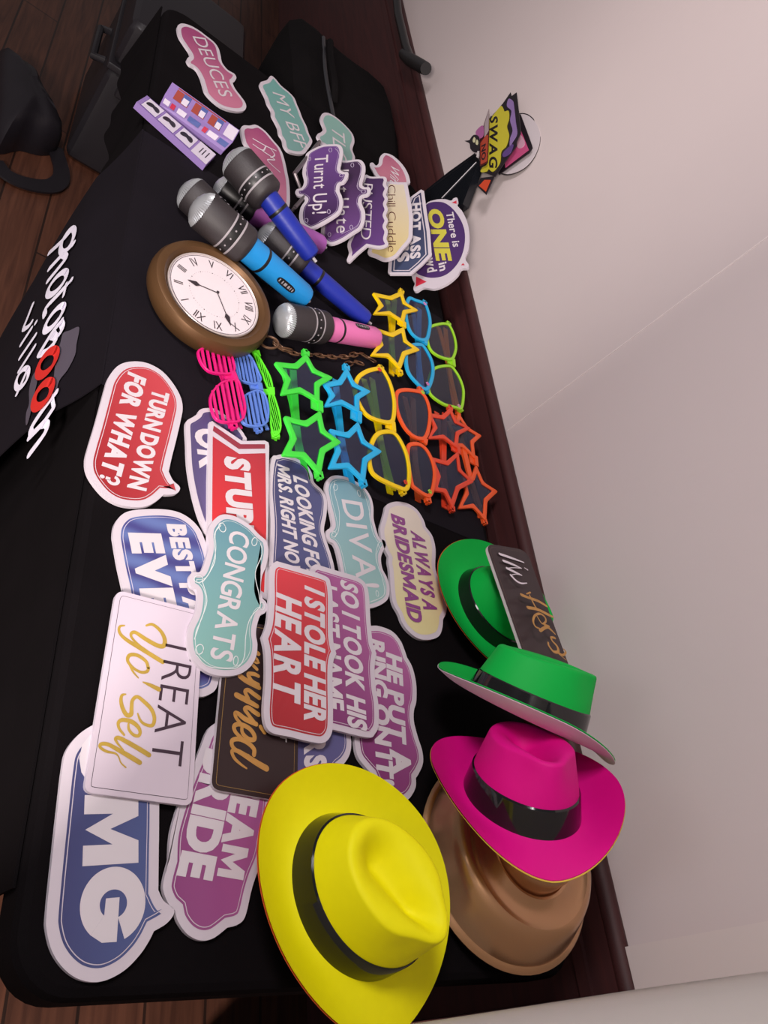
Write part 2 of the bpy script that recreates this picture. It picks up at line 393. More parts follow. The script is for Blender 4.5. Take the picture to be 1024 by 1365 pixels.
# banner runner: lies across the table, hangs down in front and tapers to the floor
run = thing('banner_runner', (-1.01, 0.38, TZ), 'black banner cloth across the table with a photo booth logo on its front', 'tablecloth')
g = Geo()
def runner_front(u, t):
    bul = 0.012 + 0.075 * math.sin(min(t * 1.25, 1.0) * math.pi * 0.5) * (1 - 0.55 * t) * (0.45 + 0.55 * math.sin(math.pi * min(max(1 - u, 0.0), 1) * 0.75 + 0.35))
    xl = -1.335 + 0.27 * t ** 1.3; xr = -0.700 - 0.10 * t
    return (xl + (xr - xl) * u, -0.006 - bul * min(1, t * 6) - 0.02 * t + 0.006 * math.sin(u * 17 + t * 3) * t, TZ + 0.002 - t * 0.71)
front = drape(0, 0, runner_front, 0, 0, 40, 30, 0.002)
g.v, g.f, g.mi = front.v, front.f, front.mi
def runner_top(u, t): return (-1.335 + 0.635 * u, -0.006 + 0.75 * t, TZ + 0.0008 + 0.001 * math.sin(math.pi * u))
n0 = len(g.v); NX, NY = 30, 30
V = [Vector(runner_top(i / NX, k / NY)) for k in range(NY + 1) for i in range(NX + 1)]
g.add(V, [(k * (NX + 1) + i, k * (NX + 1) + i + 1, (k + 1) * (NX + 1) + i + 1, (k + 1) * (NX + 1) + i) for k in range(NY) for i in range(NX)])
g.build('cloth', M_run, run, True)

# logo printed on the hanging front
def on_front(u, t, lift=0.0025):
    e = 0.01; p = Vector(runner_front(u, t)); a = Vector(runner_front(u + e, t)) - p; b = Vector(runner_front(u, t + e)) - p
    n = a.cross(b).normalized(); n = -n if n.y > 0 else n
    return p + n * lift
def front_uv(px, py):
    """where the line of sight through a photo point meets the hanging front"""
    d = ray(px, py); best = None
    u, t = 0.5, 0.4
    for it in range(40):
        p = Vector(runner_front(u, t)); e = 1e-3
        a = (Vector(runner_front(u + e, t)) - p) / e; b = (Vector(runner_front(u, t + e)) - p) / e
        A = Matrix(((a.x, b.x, -d.x), (a.y, b.y, -d.y), (a.z, b.z, -d.z)))
        s = A.inverted() @ (CAM - p); u += max(-.15, min(.15, s.x)); t += max(-.15, min(.15, s.y))
        u = max(-.2, min(1.2, u)); t = max(0.02, min(1.0, t))
    return u, t
def front_sheet(g, pts, lift, mi=0):
    g.sheet([on_front(*front_uv(*p), lift) for p in pts], mi)
def front_strokes(g, strokes, k, mi, lift=0.004):
    for st in strokes:
        q = smooth_open([tuple(p) for p in st], 4); P = [on_front(*front_uv(p[0], p[1]), lift) for p in q]
        g.ribbon(P, [p[2] * k for p in q], (0.0, -1.0, 0.12), mi)
U8 = lambda L: [zc(0, 300, 0.2492, s) for s in L]
M_logo_white = node_mat('logo_white', (0.82, 0.78, 0.90), 0.5); M_logo_red = node_mat('logo_red', (0.62, 0.025, 0.02), 0.5); M_logo_grey = node_mat('logo_grey', (0.075, 0.062, 0.085), 0.6)
lg = Geo()
front_sheet(lg, zc(0, 300, .2492, smooth([(345, 585), (380, 570), (425, 550), (432, 570), (418, 640), (410, 700), (370, 780), (325, 840), (305, 920), (290, 900), (310, 700), (330, 640)], 4)), 0.0028, 2)
front_sheet(lg, zc(0, 300, .2492, smooth([(200, 790), (210, 830), (195, 900), (180, 980), (160, 1060), (148, 1070), (150, 1010), (165, 960), (165, 890), (180, 820)], 4)), 0.0028, 2)
Wd = 19
def ell(cx, cy, ax, ay, bx, by, w_): return [(cx + ax * math.cos(a) + bx * math.sin(a), cy + ay * math.cos(a) + by * math.sin(a), w_) for a in [k * math.pi / 8 for k in range(17)]]
front_strokes(lg, U8([
    [(275, 155, Wd), (340, 95, Wd), (398, 28, Wd)], ell(372, 90, 30, -62, 22, 10, Wd),                       # P
    [(405, 105, Wd), (345, 165, Wd), (275, 240, Wd)], [(345, 165, Wd), (365, 178, Wd), (350, 205, Wd), (268, 305, Wd)],   # h
    ell(317, 320, 46, -62, 22, 12, Wd),                                                                      # o
    [(390, 305, Wd), (330, 372, Wd), (258, 450, Wd), (252, 490, Wd)], [(366, 322, 12), (352, 385, 12)],        # t
    ell(302, 505, 46, -66, 20, 10, Wd),                                                                      # o
    [(340, 522, Wd), (290, 585, Wd), (222, 695, Wd)], [(338, 530, Wd), (345, 560, Wd), (320, 600, Wd), (290, 600, Wd)], [(300, 590, Wd), (310, 625, Wd), (265, 680, Wd), (225, 698, Wd)],  # B
    [(312, 905, Wd), (250, 985, Wd), (185, 1085, Wd), (182, 1125, Wd)], [(290, 925, 12), (300, 985, 12)],
    [(296, 990, Wd), (240, 1070, Wd), (172, 1140, Wd)], [(240, 1075, Wd), (265, 1075, Wd), (250, 1125, Wd), (172, 1232, Wd)]]), 0.00075, 0)
front_strokes(lg, U8([ell(268, 745, 40, -66, 30, 14, 22), ell(245, 915, 38, -66, 30, 14, 22)]), 0.00075, 1, 0.0050)
Wv = 15
front_strokes(lg, U8([[(187, 430, Wv), (160, 500, Wv), (137, 562, Wv), (165, 548, Wv), (182, 525, Wv)], [(205, 527, 14), (203, 530, 14)], [(180, 560, Wv), (125, 645, Wv)],
    [(202, 595, Wv), (120, 715, Wv)], [(198, 655, Wv), (115, 785, Wv)], ell(132, 825, 26, -52, 22, 12, Wv), [(155, 790, Wv), (104, 908, Wv)]]), 0.00075, 0)
o = lg.build('logo_print', [M_logo_white, M_logo_red, M_logo_grey], run, recalc=False, label='white and red lettering of the logo')

# ================================================================== signs lying on the table
L0, L1, L2, L3 = TZ + 0.0062, TZ + 0.0114, TZ + 0.0166, TZ + 0.0218
K = 200 / 1024
cA = lambda p: zc(50, 950, K, p); cB = lambda p: zc(50, 1130, K, p); cC = lambda p: zc(100, 770, K, p); cD = lambda p: zc(100, 920, K, p)
cE = lambda p: zc(200, 960, K, p); cF = lambda p: zc(200, 1080, K, p); cG = lambda p: zc(280, 850, K, p); cH = lambda p: zc(140, 660, K, p)
cI = lambda p: zc(330, 730, K, p); cJ = lambda p: zc(390, 740, K, p); cK = lambda p: zc(390, 900, K, p); cL = lambda p: zc(230, 680, K, p)
cM = lambda p: zc(230, 530, K, p); cN = lambda p: zc(340, 590, K, p); cO = lambda p: zc(470, 650, K, p); cQ = lambda p: zc(100, 470, K, p)
def abh(c, a, b, h): q = c([a, b, h]); return dict(a=q[0], b=q[1], h=q[2])
WHT = (0.74, 0.68, 0.73)
BLUE = ((0.045, 0.038, 0.115), (0.085, 0.125, 0.30)); RED = ((0.36, 0.022, 0.03), (0.58, 0.045, 0.06)); PURPLE = ((0.20, 0.038, 0.15), (0.40, 0.115, 0.30))
TEAL = ((0.11, 0.25, 0.31), (0.22, 0.43, 0.38)); NAVY = ((0.055, 0.05, 0.13), (0.085, 0.10, 0.23)); CREAM = ((0.66, 0.58, 0.50), (0.66, 0.58, 0.30))
DPURP = ((0.045, 0.018, 0.07), (0.125, 0.052, 0.21)); PINK = ((0.32, 0.055, 0.16), (0.52, 0.17, 0.27))

sign('blue speech bubble sign reading MG, lowest at the near corner of the table',
     [(88, 1002), (102, 982), (121, 968), (146, 958), (175, 954), (200, 952), (211, 970)] + cA([(830, 500), (830, 800)]) + cB([(828, 0), (825, 290, 1), (862, 362), (925, 412), (930, 455), (880, 518), (795, 570, 1), (760, 640), (700, 730), (600, 832), (480, 900), (372, 917), (262, 888), (168, 812), (97, 700), (62, 560), (62, 450), (97, 100)]) + cA([(142, 620), (168, 400)]),
     flat(L0), BLUE, [dict(t='OMG', off=0.075, gap=0.03, **abh(cA, (338, 90), (288, 1600), (724, 110)))], border=0.0105, gdir=(0, 1, 0))

def rcard(corners, r=0.12, n=5):
    """rounded card outline from four photo corners"""
    out = []
    for i in range(4):
        p, c, q = corners[i - 1], corners[i], corners[(i + 1) % 4]
        def towards(a, b):
            L = math.hypot(b[0] - a[0], b[1] - a[1]); k = min(0.4, 13 / L); return (a[0] + (b[0] - a[0]) * k, a[1] + (b[1] - a[1]) * k)
        s, e = towards(c, p), towards(c, q)
        for k in range(n + 1):
            t = k / n; out.append((s[0] * (1 - t) ** 2 + 2 * c[0] * t * (1 - t) + e[0] * t * t, s[1] * (1 - t) ** 2 + 2 * c[1] * t * (1 - t) + e[1] * t * t, 1))
    return out
GOLD = lambda: MAT('gold_ink', (0.50, 0.33, 0.055), 0.32, metal=0.15, noise=0.3, nscale=60)
def yo_self(t, pl):
    g = Geo(); conv = lambda x, y: (100 + x * K, 770 + y * K); d = lambda st: [(x, y + 768, w_) for x, y, w_ in st]
    S = [[(487, 327, 16), (530, 320, 24), (585, 365, 30), (612, 420, 34), (605, 465, 36), (560, 462, 36), (480, 418, 34), (412, 374, 28), (384, 382, 24), (388, 410, 20), (430, 455, 18), (490, 498, 16)],
         [(598, 575, 36), (520, 527, 36), (430, 472, 34), (360, 430, 30), (318, 395, 26), (300, 360, 22), (308, 332, 18), (337, 327, 12)],
         [(500, 622, 24), (485, 572, 26), (425, 530, 28), (372, 530, 28), (360, 570, 24), (400, 618, 20), (450, 645, 22), (492, 640, 24), (502, 612, 24)], [(372, 590, 18), (395, 640, 16), (432, 684, 10)],
         [(465, 713, 10), (510, 732, 26), (572, 762, 36)],
         d([(345, 28, 12), (320, 36, 20), (314, 75, 26), (326, 125, 30), (352, 168, 32), (382, 165, 32), (386, 120, 28), (392, 70, 26), (425, 45, 26), (475, 82, 30), (522, 132, 30), (542, 190, 28), (530, 238, 26), (490, 238, 22), (450, 212, 20), (428, 160, 12)]),
         d([(365, 232, 16), (368, 268, 20), (395, 302, 22), (430, 312, 24), (445, 288, 24), (430, 250, 28), (385, 215, 32), (325, 203, 28), (296, 222, 24), (302, 262, 20), (335, 305, 16)]),
         d([(505, 442, 34), (440, 402, 34), (360, 356, 32), (300, 326, 28), (276, 332, 22), (290, 362, 16), (330, 408, 10)]),
         d([(442, 494, 34), (380, 456, 34), (300, 410, 30), (225, 370, 26), (178, 368, 24), (172, 390, 20), (215, 418, 18), (270, 430, 14), (296, 452, 10), (314, 496, 10), (347, 527, 10)])]
    pen(g, pl, S, K * 0.80 / FPX, conv=conv); g.build('script_lettering', GOLD(), t, recalc=False, label='gold script lettering')
sign('white card reading TREAT with gold script below, overlapping the blue speech bubble',
     rcard([(155, 786), (271.5, 816), (256, 1075), (111.5, 1056)]), flat(L1), ((0.60, 0.515, 0.60), (0.59, 0.505, 0.58)),
     [dict(t='TREAT', off=-0.012, gap=0.10, col=(0.04, 0.02, 0.035), **abh(cC, (624, 385), (512, 1262), (816, 430)))], border=0.0001, line=(0.05, 0.035, 0.05), line_d=0.0055, line_w=0.0005, n=1, extra=yo_self, card=(0.60, 0.53, 0.60))

sign('purple cloud sign reading TEAM BRIDE, between the white card and the yellow hat',
     cE([(432, 30), (385, 85), (345, 190), (250, 420), (185, 610), (140, 780), (130, 950)]) + cF([(133, 330), (100, 450), (90, 540), (125, 635), (172, 685, 1), (192, 760), (255, 845), (340, 888), (430, 875), (530, 800, 1), (600, 780), (650, 725), (690, 560), (720, 460), (770, 330), (800, 170), (828, 20)]) + [(364, 1030), (360, 985), (340, 958), (310, 952)],
     flat(L0), PURPLE, [dict(t='TEAM', off=0.06, gap=0.02, **abh(cE, (598, 350), (455, 1062), (775, 395))), dict(t='BRIDE', off=0.06, gap=0.02, **abh(cE, (398, 190), (197, 1062), (600, 245)))], border=0.009, gdir=(0, 1, 0))

def married(t, pl):
    g = Geo(); conv = lambda x, y: (280 + x * K, 850 + y * K)
    S = [[(205, 262, 34), (250, 295, 36), (335, 342, 30)], [(330, 262, 24), (300, 248, 26), (262, 250, 28), (285, 295, 26), (330, 320, 24)],
         [(182, 392, 36), (250, 428, 36), (322, 468, 28)], [(335, 410, 30), (300, 385, 30), (262, 358, 28), (240, 370, 26), (262, 415, 24)],
         [(330, 525, 30), (300, 505, 30), (262, 478, 28), (238, 488, 26), (262, 525, 24), (310, 590, 26)], [(315, 590, 30), (240, 555, 32), (195, 520, 28), (172, 515, 24), (180, 550, 22), (215, 590, 20)],
         [(345, 608, 26), (372, 645, 28)],
         [(218, 605, 20), (222, 650, 24), (260, 690, 28), (300, 695, 28), (300, 660, 28), (262, 615, 28), (200, 590, 28), (165, 605, 26), (175, 645, 24), (220, 690, 22)],
         [(300, 800, 26), (300, 760, 28), (258, 718, 28), (200, 692, 28), (152, 702, 26), (155, 745, 24), (205, 785, 24), (262, 810, 26)], [(385, 892, 38), (320, 855, 36), (250, 810, 32), (185, 772, 26), (150, 775, 22), (165, 820, 20), (205, 860, 16), (250, 892, 10)],
         [(330, 110, 30), (250, 60, 28), (330, 170, 24), (240, 130, 26), (320, 215, 22)]]
    pen(g, pl, S, K * 1.05 / FPX, conv=conv); g.build('script_lettering', MAT('copper_ink', (0.50, 0.25, 0.06), 0.35, metal=0.15, noise=0.3, nscale=60), t, recalc=False, label='gold script lettering')
sign('black card with gold script, between the teal CONGRATS and red HEART signs',
     rcard([(303, 824), (400, 842), (396, 1072), (281, 1052)]), flat(L1), ((0.022, 0.011, 0.012), (0.03, 0.016, 0.016)),
     [dict(t='T', off=0.03, col=(0.6, 0.56, 0.58), **abh(cG, (480, 650), (480, 705), (525, 660)))], border=0.0001, line=(0.36, 0.22, 0.06), line_d=0.005, line_w=0.0005, n=1, extra=married, card=(0.62, 0.56, 0.60))

sign('blue sign showing the letters S! beside the yellow hat brim',
     [(385, 930), (440, 925), (462, 955), (468, 985), (467, 1003), (461, 1015), (455, 1021, 1), (450, 1026), (440, 1045), (420, 1060), (392, 1062), (374, 1045), (368, 985)], flat(L0), ((0.07, 0.06, 0.17), (0.12, 0.12, 0.27)),
     [dict(t='CHEERS!', off=0.055, gap=0.03, **abh(cG, (640, 250), (655, 945), (775, 255)))], border=0.008, gdir=(0, 1, 0))

sign('red sign reading I STOLE HER HEART, topmost of the pile',
     [(369, 748, 1), (400, 757), (434, 768), (441, 779), (443.5, 800), (444, 850), (448.5, 871.5, 1), (443.5, 890), (444, 955), (442, 978), (432, 990), (415, 989), (385, 982), (363, 977), (354, 966), (351.5, 945), (354, 905), (353.5, 870), (349.5, 849, 1), (356, 830), (359, 800), (359, 770), (361, 754)], flat(L3), RED,
     [dict(t='I STOLE HER', off=0.045, gap=0.05, **abh(cI, (398, 258), (393, 1180), (528, 312))), dict(t='HEART', off=0.04, gap=0.07, **abh(cI, (205, 305), (180, 1015), (372, 372)))], border=0.0085, gdir=(-.8, 0.6, 0))

sign('purple sign reading SO I TOOK HIS LAST NAME, tucked under the red HEART sign',
     [(421, 752, 1), (450, 761), (476, 769), (488, 779), (492, 795), (494, 828), (497, 857), (502, 871, 1), (499.5, 890), (501, 916), (504.5, 939), (505, 965), (500, 978), (490, 983), (446, 973), (424, 968), (416, 950), (414, 870), (412, 780), (414, 758)], flat(L2), PURPLE,
     [dict(t='SO I TOOK HIS', off=0.04, gap=0.05, **abh(cJ, (332, 163), (384, 1170), (446, 212))), dict(t='LAST NAME', off=0.035, gap=0.05, **abh(cJ, (190, 185), (228, 1040), (305, 222)))], border=0.0085, gdir=(-.6, 0.8, 0))

sign('purple cloud sign reading HE PUT A RING ON IT!, beside the pink hat',
     [(480, 845), (487, 836), (497, 834), (507, 835), (523, 841.6), (534, 854), (540, 868), (542.5, 876, 1), (550, 890), (555, 912), (555, 935), (552, 947), (552, 962), (557, 982), (563, 1001), (564, 1017), (559, 1030), (554.5, 1037, 1), (554, 1050), (546, 1064), (534, 1069), (516, 1062), (503, 1047), (496, 1032, 1), (487, 1022), (478, 1010), (474, 996), (472, 970), (472, 910)], flat(L0), PURPLE,
     [dict(t='HE PUT', off=0.05, gap=0.04, **abh(cJ, (645, 662), (668, 1265), (748, 700))), dict(t='A', off=0.06, **abh(cK, (672, 500), (690, 682), (800, 508))), dict(t='RING ON IT!', off=0.05, gap=0.04, **abh(cJ, (528, 565), (585, 1560), (628, 597)))], border=0.0085, gdir=(-.5, 0.85, 0))

sign('blue rounded sign reading BEST and EV, under the teal sign and the white card',
     cH([(62, 330), (55, 270), (66, 200), (105, 143), (163, 110), (270, 96), (400, 97), (500, 116), (580, 160), (640, 222), (675, 290)]) + [(281, 745), (288, 790), (292, 850), (293, 895), (288, 918), (276, 927), (262, 929), (225, 930), (198, 915), (182, 880), (171, 830)] + cH([(125, 650), (88, 480)]), flat(L0), ((0.06, 0.06, 0.22), (0.045, 0.035, 0.15)),
     [dict(t='EVER', off=0.075, gap=0.03, **abh(cH, (177, 256), (330, 1010), (385, 262))), dict(t='BEST PARTY', off=0.06, gap=0.03, **abh(cH, (428, 196), (645, 1215), (552, 202)))], border=0.0095, streak=(9.0, (0.16, 0.24, 0.50), 0.55), line=(0.55, 0.5, 0.62))

def loops(conv, plane, t, S, w_=7, name='line_decoration', col=(0.66, 0.70, 0.70)):
    g = Geo(); pen(g, plane, [[(x, y, w_) for x, y in s] for s in S], K * 0.85 / FPX, conv=conv, lift=0.0009); g.build(name, MAT('line_ink_%d' % int(col[0] * 100), col, 0.5), t, recalc=False)
def ringpts(cx, cy, rx, ry, tilt=0.0): return [(cx + rx * math.cos(a) * math.cos(tilt) - ry * math.sin(a) * math.sin(tilt), cy + rx * math.cos(a) * math.sin(tilt) + ry * math.sin(a) * math.cos(tilt)) for a in [k * math.pi / 5 for k in range(11)]]
cLc = lambda x, y: (230 + x * K, 680 + y * K)
sign('teal wavy sign reading CONGRATS, lying over the red arrow sign',
     cL([(262, 92), (330, 33), (420, 40), (520, 96), (590, 165), (640, 212), (655, 285), (640, 380), (612, 450), (602, 540), (612, 595), (640, 630), (648, 668), (630, 702), (598, 722), (576, 790), (570, 850), (580, 920), (570, 1000), (530, 1070), (460, 1118), (370, 1133), (265, 1118), (185, 1068), (126, 1000), (101, 900), (110, 800), (155, 700), (172, 600), (162, 545), (125, 518), (114, 460), (138, 424), (192, 418), (226, 340), (247, 250), (243, 160)]), flat(L2), TEAL,
     [dict(t='CONGRATS', off=0.018, gap=0.06, **abh(cL, (400, 128), (258, 1010), (530, 172)))], border=0.0075, line=(0.62, 0.68, 0.68), gdir=(.8, .3, 0),
     extra=lambda t, pl: loops(cLc, pl, t, [[(330, 105), (285, 170), (292, 330), (250, 430), (205, 490)], [(600, 225), (612, 300), (565, 430), (590, 570), (600, 640)], [(600, 660), (530, 740), (500, 860), (490, 1000), (440, 1075), (340, 1080), (230, 1060), (165, 990)], [(205, 490), (235, 620), (190, 760), (150, 880)], ringpts(340, 118, 22, 32, -.4), ringpts(560, 215, 18, 28, .2), ringpts(178, 470, 30, 24), ringpts(185, 950, 26, 34, .3), ringpts(432, 1028, 16, 32, .1), ringpts(612, 655, 16, 26)]))

sign('red arrow sign reading STUP with a striped notched end, next to the pink shutter glasses',
     cM([(252, 168, 1), (272, 160, 1), (478, 297, 1), (630, 293, 1), (655, 306, 1), (660, 330, 1)]) + [(357, 735, 1), (356, 800, 1), (314, 775, 1), (277, 800, 1), (277, 719, 1), (277, 640, 1)], flat(L1), ((0.38, 0.03, 0.045), (0.62, 0.03, 0.035)),
     [dict(t='STUPID', off=0.06, gap=0.03, **abh(cM, (366, 398), (392, 1050), (530, 425)))], n=1, line_w=0, face=cM([(274, 265, 1), (455, 385, 1), (634, 380, 1), (640, 900, 1)]) + [(352, 790, 1), (314, 768, 1), (282, 790, 1)], gdir=(.9, -.3, 0),
     extra=lambda t, pl: (lambda g: (g.sheet([pl.at(x, y, 0.0004) for x, y in cM([(282, 192), (465, 318), (632, 318), (632, 348), (452, 350), (275, 226)])]), g.build('stripe', MAT('maroon_ink', (0.26, 0.03, 0.05), 0.4), t, recalc=False)))(Geo()))

sign('dark violet cloud sign reading OK, half hidden under the red arrow sign',
     cM([(90, 200), (98, 158), (135, 135), (168, 112), (185, 85), (225, 72), (300, 80), (400, 150), (460, 210), (492, 255), (505, 300), (450, 420), (420, 700), (330, 900), (250, 940)]) + cM([(195, 850), (142, 680), (105, 480), (95, 300)]), flat(L0), ((0.07, 0.055, 0.15), (0.10, 0.075, 0.19)),
     [dict(t='OK', off=0.05, gap=0.06, **abh(cM, (158, 200), (198, 485), (340, 230)))], border=0.007, line=(0.10, 0.08, 0.16))

sign('navy wavy sign reading LOOKING FOR MRS. RIGHT NOW, under the green star glasses',
     [(362, 612), (369, 607), (378, 606), (395, 611), (408, 619), (416, 631), (419, 643), (430, 654), (436, 668), (435, 688), (432, 705), (434, 717), (441, 738), (446, 758), (447, 780), (440, 800), (420, 812), (390, 810), (365, 800), (358, 770), (361, 700), (358, 650)], flat(L0), NAVY,
     [dict(t='LOOKING FOR', off=0.04, gap=0.05, **abh(cN, (264, 222), (365, 930), (360, 262))), dict(t='MRS. RIGHT NOW', off=0.04, gap=0.05, **abh(cN, (150, 142), (222, 925), (240, 178)))], border=0.007, gdir=(.3, .9, 0))

cNc = lambda x, y: (340 + x * K, 590 + y * K)
sign('pale teal wavy sign reading DIVA!, between the navy sign and the cream sign',
     cN([(480, 300), (495, 252), (533, 226), (590, 227), (660, 250), (740, 300), (790, 370), (808, 440), (810, 520), (830, 600), (850, 652), (882, 668), (894, 702), (876, 738), (860, 790), (870, 860), (900, 920), (918, 990), (910, 1060), (870, 1100), (800, 1128), (745, 1122), (690, 1108), (640, 1050), (600, 950), (582, 850), (560, 745), (540, 694), (508, 672), (488, 640), (490, 600), (514, 582), (528, 555), (520, 500), (500, 420), (483, 340)]), flat(L0), ((0.17, 0.32, 0.39), (0.29, 0.47, 0.45)),
     [dict(t='DIVA!', off=0.01, gap=0.12, **abh(cN, (592, 385), (705, 985), (732, 408)))], border=0.0065, line=(0.60, 0.66, 0.68), gdir=(.8, .2, 0),
     extra=lambda t, pl: loops(cNc, pl, t, [[(545, 265), (540, 330), (575, 470), (570, 600), (545, 640)], [(740, 330), (775, 440), (800, 600), (840, 680)], [(840, 690), (825, 790), (870, 930), (880, 1040), (790, 1085)], ringpts(550, 305, 14, 20), ringpts(710, 345, 10, 22, -.3), ringpts(540, 625, 15, 20), ringpts(855, 698, 12, 22), ringpts(835, 1030, 9, 20, -.2)], 6))

sign('cream cloud sign with purple letters reading ALWAYS A BRIDESMAID, against the green hat brim',
     cO([(218, 165), (233, 118), (292, 96), (370, 106), (440, 150), (485, 220), (500, 268, 1), (545, 330), (567, 420), (565, 540), (580, 600), (610, 690), (640, 780), (640, 850), (618, 900, 1), (613, 960), (588, 1015), (522, 1038), (446, 1028), (378, 975), (338, 918), (316, 860), (278, 790), (263, 700), (253, 560), (244, 510), (246, 470, 1), (216, 410), (194, 330), (190, 270), (203, 222)]), flat(L0), CREAM,
     [dict(t='ALWAYS A', off=0.045, gap=0.06, col=(0.24, 0.055, 0.22), **abh(cO, (402, 292), (490, 832), (492, 330))), dict(t='BRIDESMAID', off=0.045, gap=0.05, col=(0.24, 0.055, 0.22), **abh(cO, (266, 176), (386, 905), (357, 212)))], border=0.0085, line_w=0, gdir=(1, 0, 0))

sign('red speech bubble sign reading TURN DOWN FOR WHAT?, alone near the table front',
     cQ([(72, 730), (92, 640), (140, 480), (200, 260), (228, 172), (284, 98), (350, 66), (440, 61), (520, 82), (600, 131), (670, 211), (720, 300), (735, 380), (720, 470), (690, 600), (655, 740), (640, 812, 1), (668, 870), (712, 912), (714, 940), (690, 963), (640, 970), (607, 968, 1), (558, 1012), (498, 1045), (420, 1055), (305, 1038), (208, 985), (130, 900), (82, 815)]), flat(L0), ((0.30, 0.02, 0.025), (0.52, 0.06, 0.075)),
     [dict(t='TURN DOWN', off=0.05, gap=0.03, **abh(cQ, (538, 248), (362, 920), (648, 283))), dict(t='FOR WHAT?', off=0.055, gap=0.03, **abh(cQ, (372, 130), (163, 875), (490, 180)))], border=0.0095, gdir=(-.5, .85, 0))

# ================================================================== signs further along the table
k5 = 120 / 1024; c5 = lambda p: zc(220, 20, k5, p)
sign('dusty pink wavy sign reading DEUCES, furthest from the camera',
     c5([(140, 152), (153, 112), (202, 96), (280, 116), (380, 170), (480, 245), (560, 310), (610, 380), (632, 460), (650, 540), (700, 610), (740, 640), (790, 670), (812, 712), (792, 755), (772, 775), (800, 840), (860, 920), (910, 990), (925, 1045), (900, 1088), (830, 1098), (725, 1080), (628, 1038), (530, 960), (458, 875), (428, 780), (398, 690), (348, 608), (278, 565), (250, 518), (256, 490), (284, 465), (276, 420), (216, 330), (160, 240)]), flat(L0), PINK,
     [dict(t='DEUCES', off=0.0, gap=0.10, **abh(c5, (312, 240), (628, 925), (462, 262)))], border=0.009, line=(0.62, 0.36, 0.46), gdir=(.9, .3, 0), line_w=0)
k3 = 180 / 1024; c3 = lambda p: zc(310, 80, k3, p)
sign('teal scalloped sign reading MY BFF, behind the two purple boxes',
     c3([(208, 190), (217, 166), (260, 152), (290, 120), (320, 137), (370, 195), (430, 245), (470, 290), (490, 340), (510, 385), (530, 440), (560, 500), (580, 560), (605, 620), (570, 680), (540, 712), (482, 712), (424, 692), (391, 650), (380, 600), (355, 560), (345, 510), (326, 470), (300, 420), (295, 380), (266, 330), (250, 280), (230, 240)]), flat(L0), ((0.15, 0.36, 0.33), (0.17, 0.33, 0.31)),
     [dict(t='MY BFF', off=0.0, gap=0.10, **abh(c3, (302, 240), (482, 652), (398, 272)))], border=0.0085, line_w=0)
sign('magenta sign with a white scrawl, half under the upper dark blue microphone',
     c3([(64, 520), (86, 496), (130, 497), (180, 492), (250, 540), (310, 610), (360, 670), (390, 740), (415, 850), (432, 950), (434, 1090), (410, 1130), (360, 1080), (280, 900), (190, 770), (95, 640), (74, 590)]), flat(L0), PINK, [], border=0.0085, line_w=0,
     extra=lambda t, pl: (lambda g: (pen(g, pl, [[(157, 597, 12), (250, 650, 12), (330, 688, 10)], [(157, 640, 12), (230, 685, 12), (255, 655, 9), (290, 672, 8)], [(230, 690, 12), (320, 755, 12), (265, 760, 10), (360, 850, 10)], [(190, 740, 14), (270, 830, 10), (300, 850, 10)], [(290, 672, 9), (320, 720, 10), (290, 740, 9)]], k3 * 1.7 / FPX, conv=lambda x, y: (310 + x * k3, 80 + y * k3)), g.build('script_lettering', MAT('white_scrawl', (0.70, 0.62, 0.67), 0.5), t, recalc=False)))(Geo()))
sign('small teal sign reading TLC behind the Turnt Up sign',
     c3([(668, 440), (682, 407), (720, 400), (780, 430), (850, 490), (910, 560), (925, 620), (910, 680), (930, 750), (900, 820), (830, 800), (720, 660), (685, 640), (646, 590), (645, 562), (672, 547), (692, 520), (674, 470)]), flat(L1 + .006), ((0.22, 0.42, 0.37), (0.20, 0.36, 0.33)),
     [dict(t='TLC', off=0.0, gap=0.10, **abh(c3, (752, 492), (770, 735), (850, 560)))], border=0.0085, line_w=0)

# ------------------------------------------------------------------ leaning signs, one behind the other
def lean(z, y, x=-1.4, deg=50, yaw=0): 
    a = math.radians(deg); n = Vector((0, -math.sin(a), math.cos(a))); n.rotate(Matrix.Rotation(math.radians(yaw), 3, 'Z')); return Plane((x, y, z), n)
k1 = 130 / 934; c1 = lambda p: zc(380, 170, k1, p); k2 = 190 / 1024; c2 = lambda p: zc(450, 190, k2, p)
def fit_lean(outline, deg, yaw=0):
    """leaning plane on which the lowest point of this outline just rests on the table"""
    cx = sum(p[0] for p in outline) / len(outline); cy = sum(p[1] for p in outline) / len(outline); o = flat(TZ).at(cx, cy); lo, hi = -0.1, 0.3
    for k in range(40):
        s = (lo + hi) / 2; q = lean(TZ, o.y - s, o.x, deg, yaw)
        if min(q.at(p[0], p[1], -0.004).z for p in outline) < TZ + 0.0035: lo = s
        else: hi = s
    return lean(TZ, o.y - hi, o.x, deg, yaw)

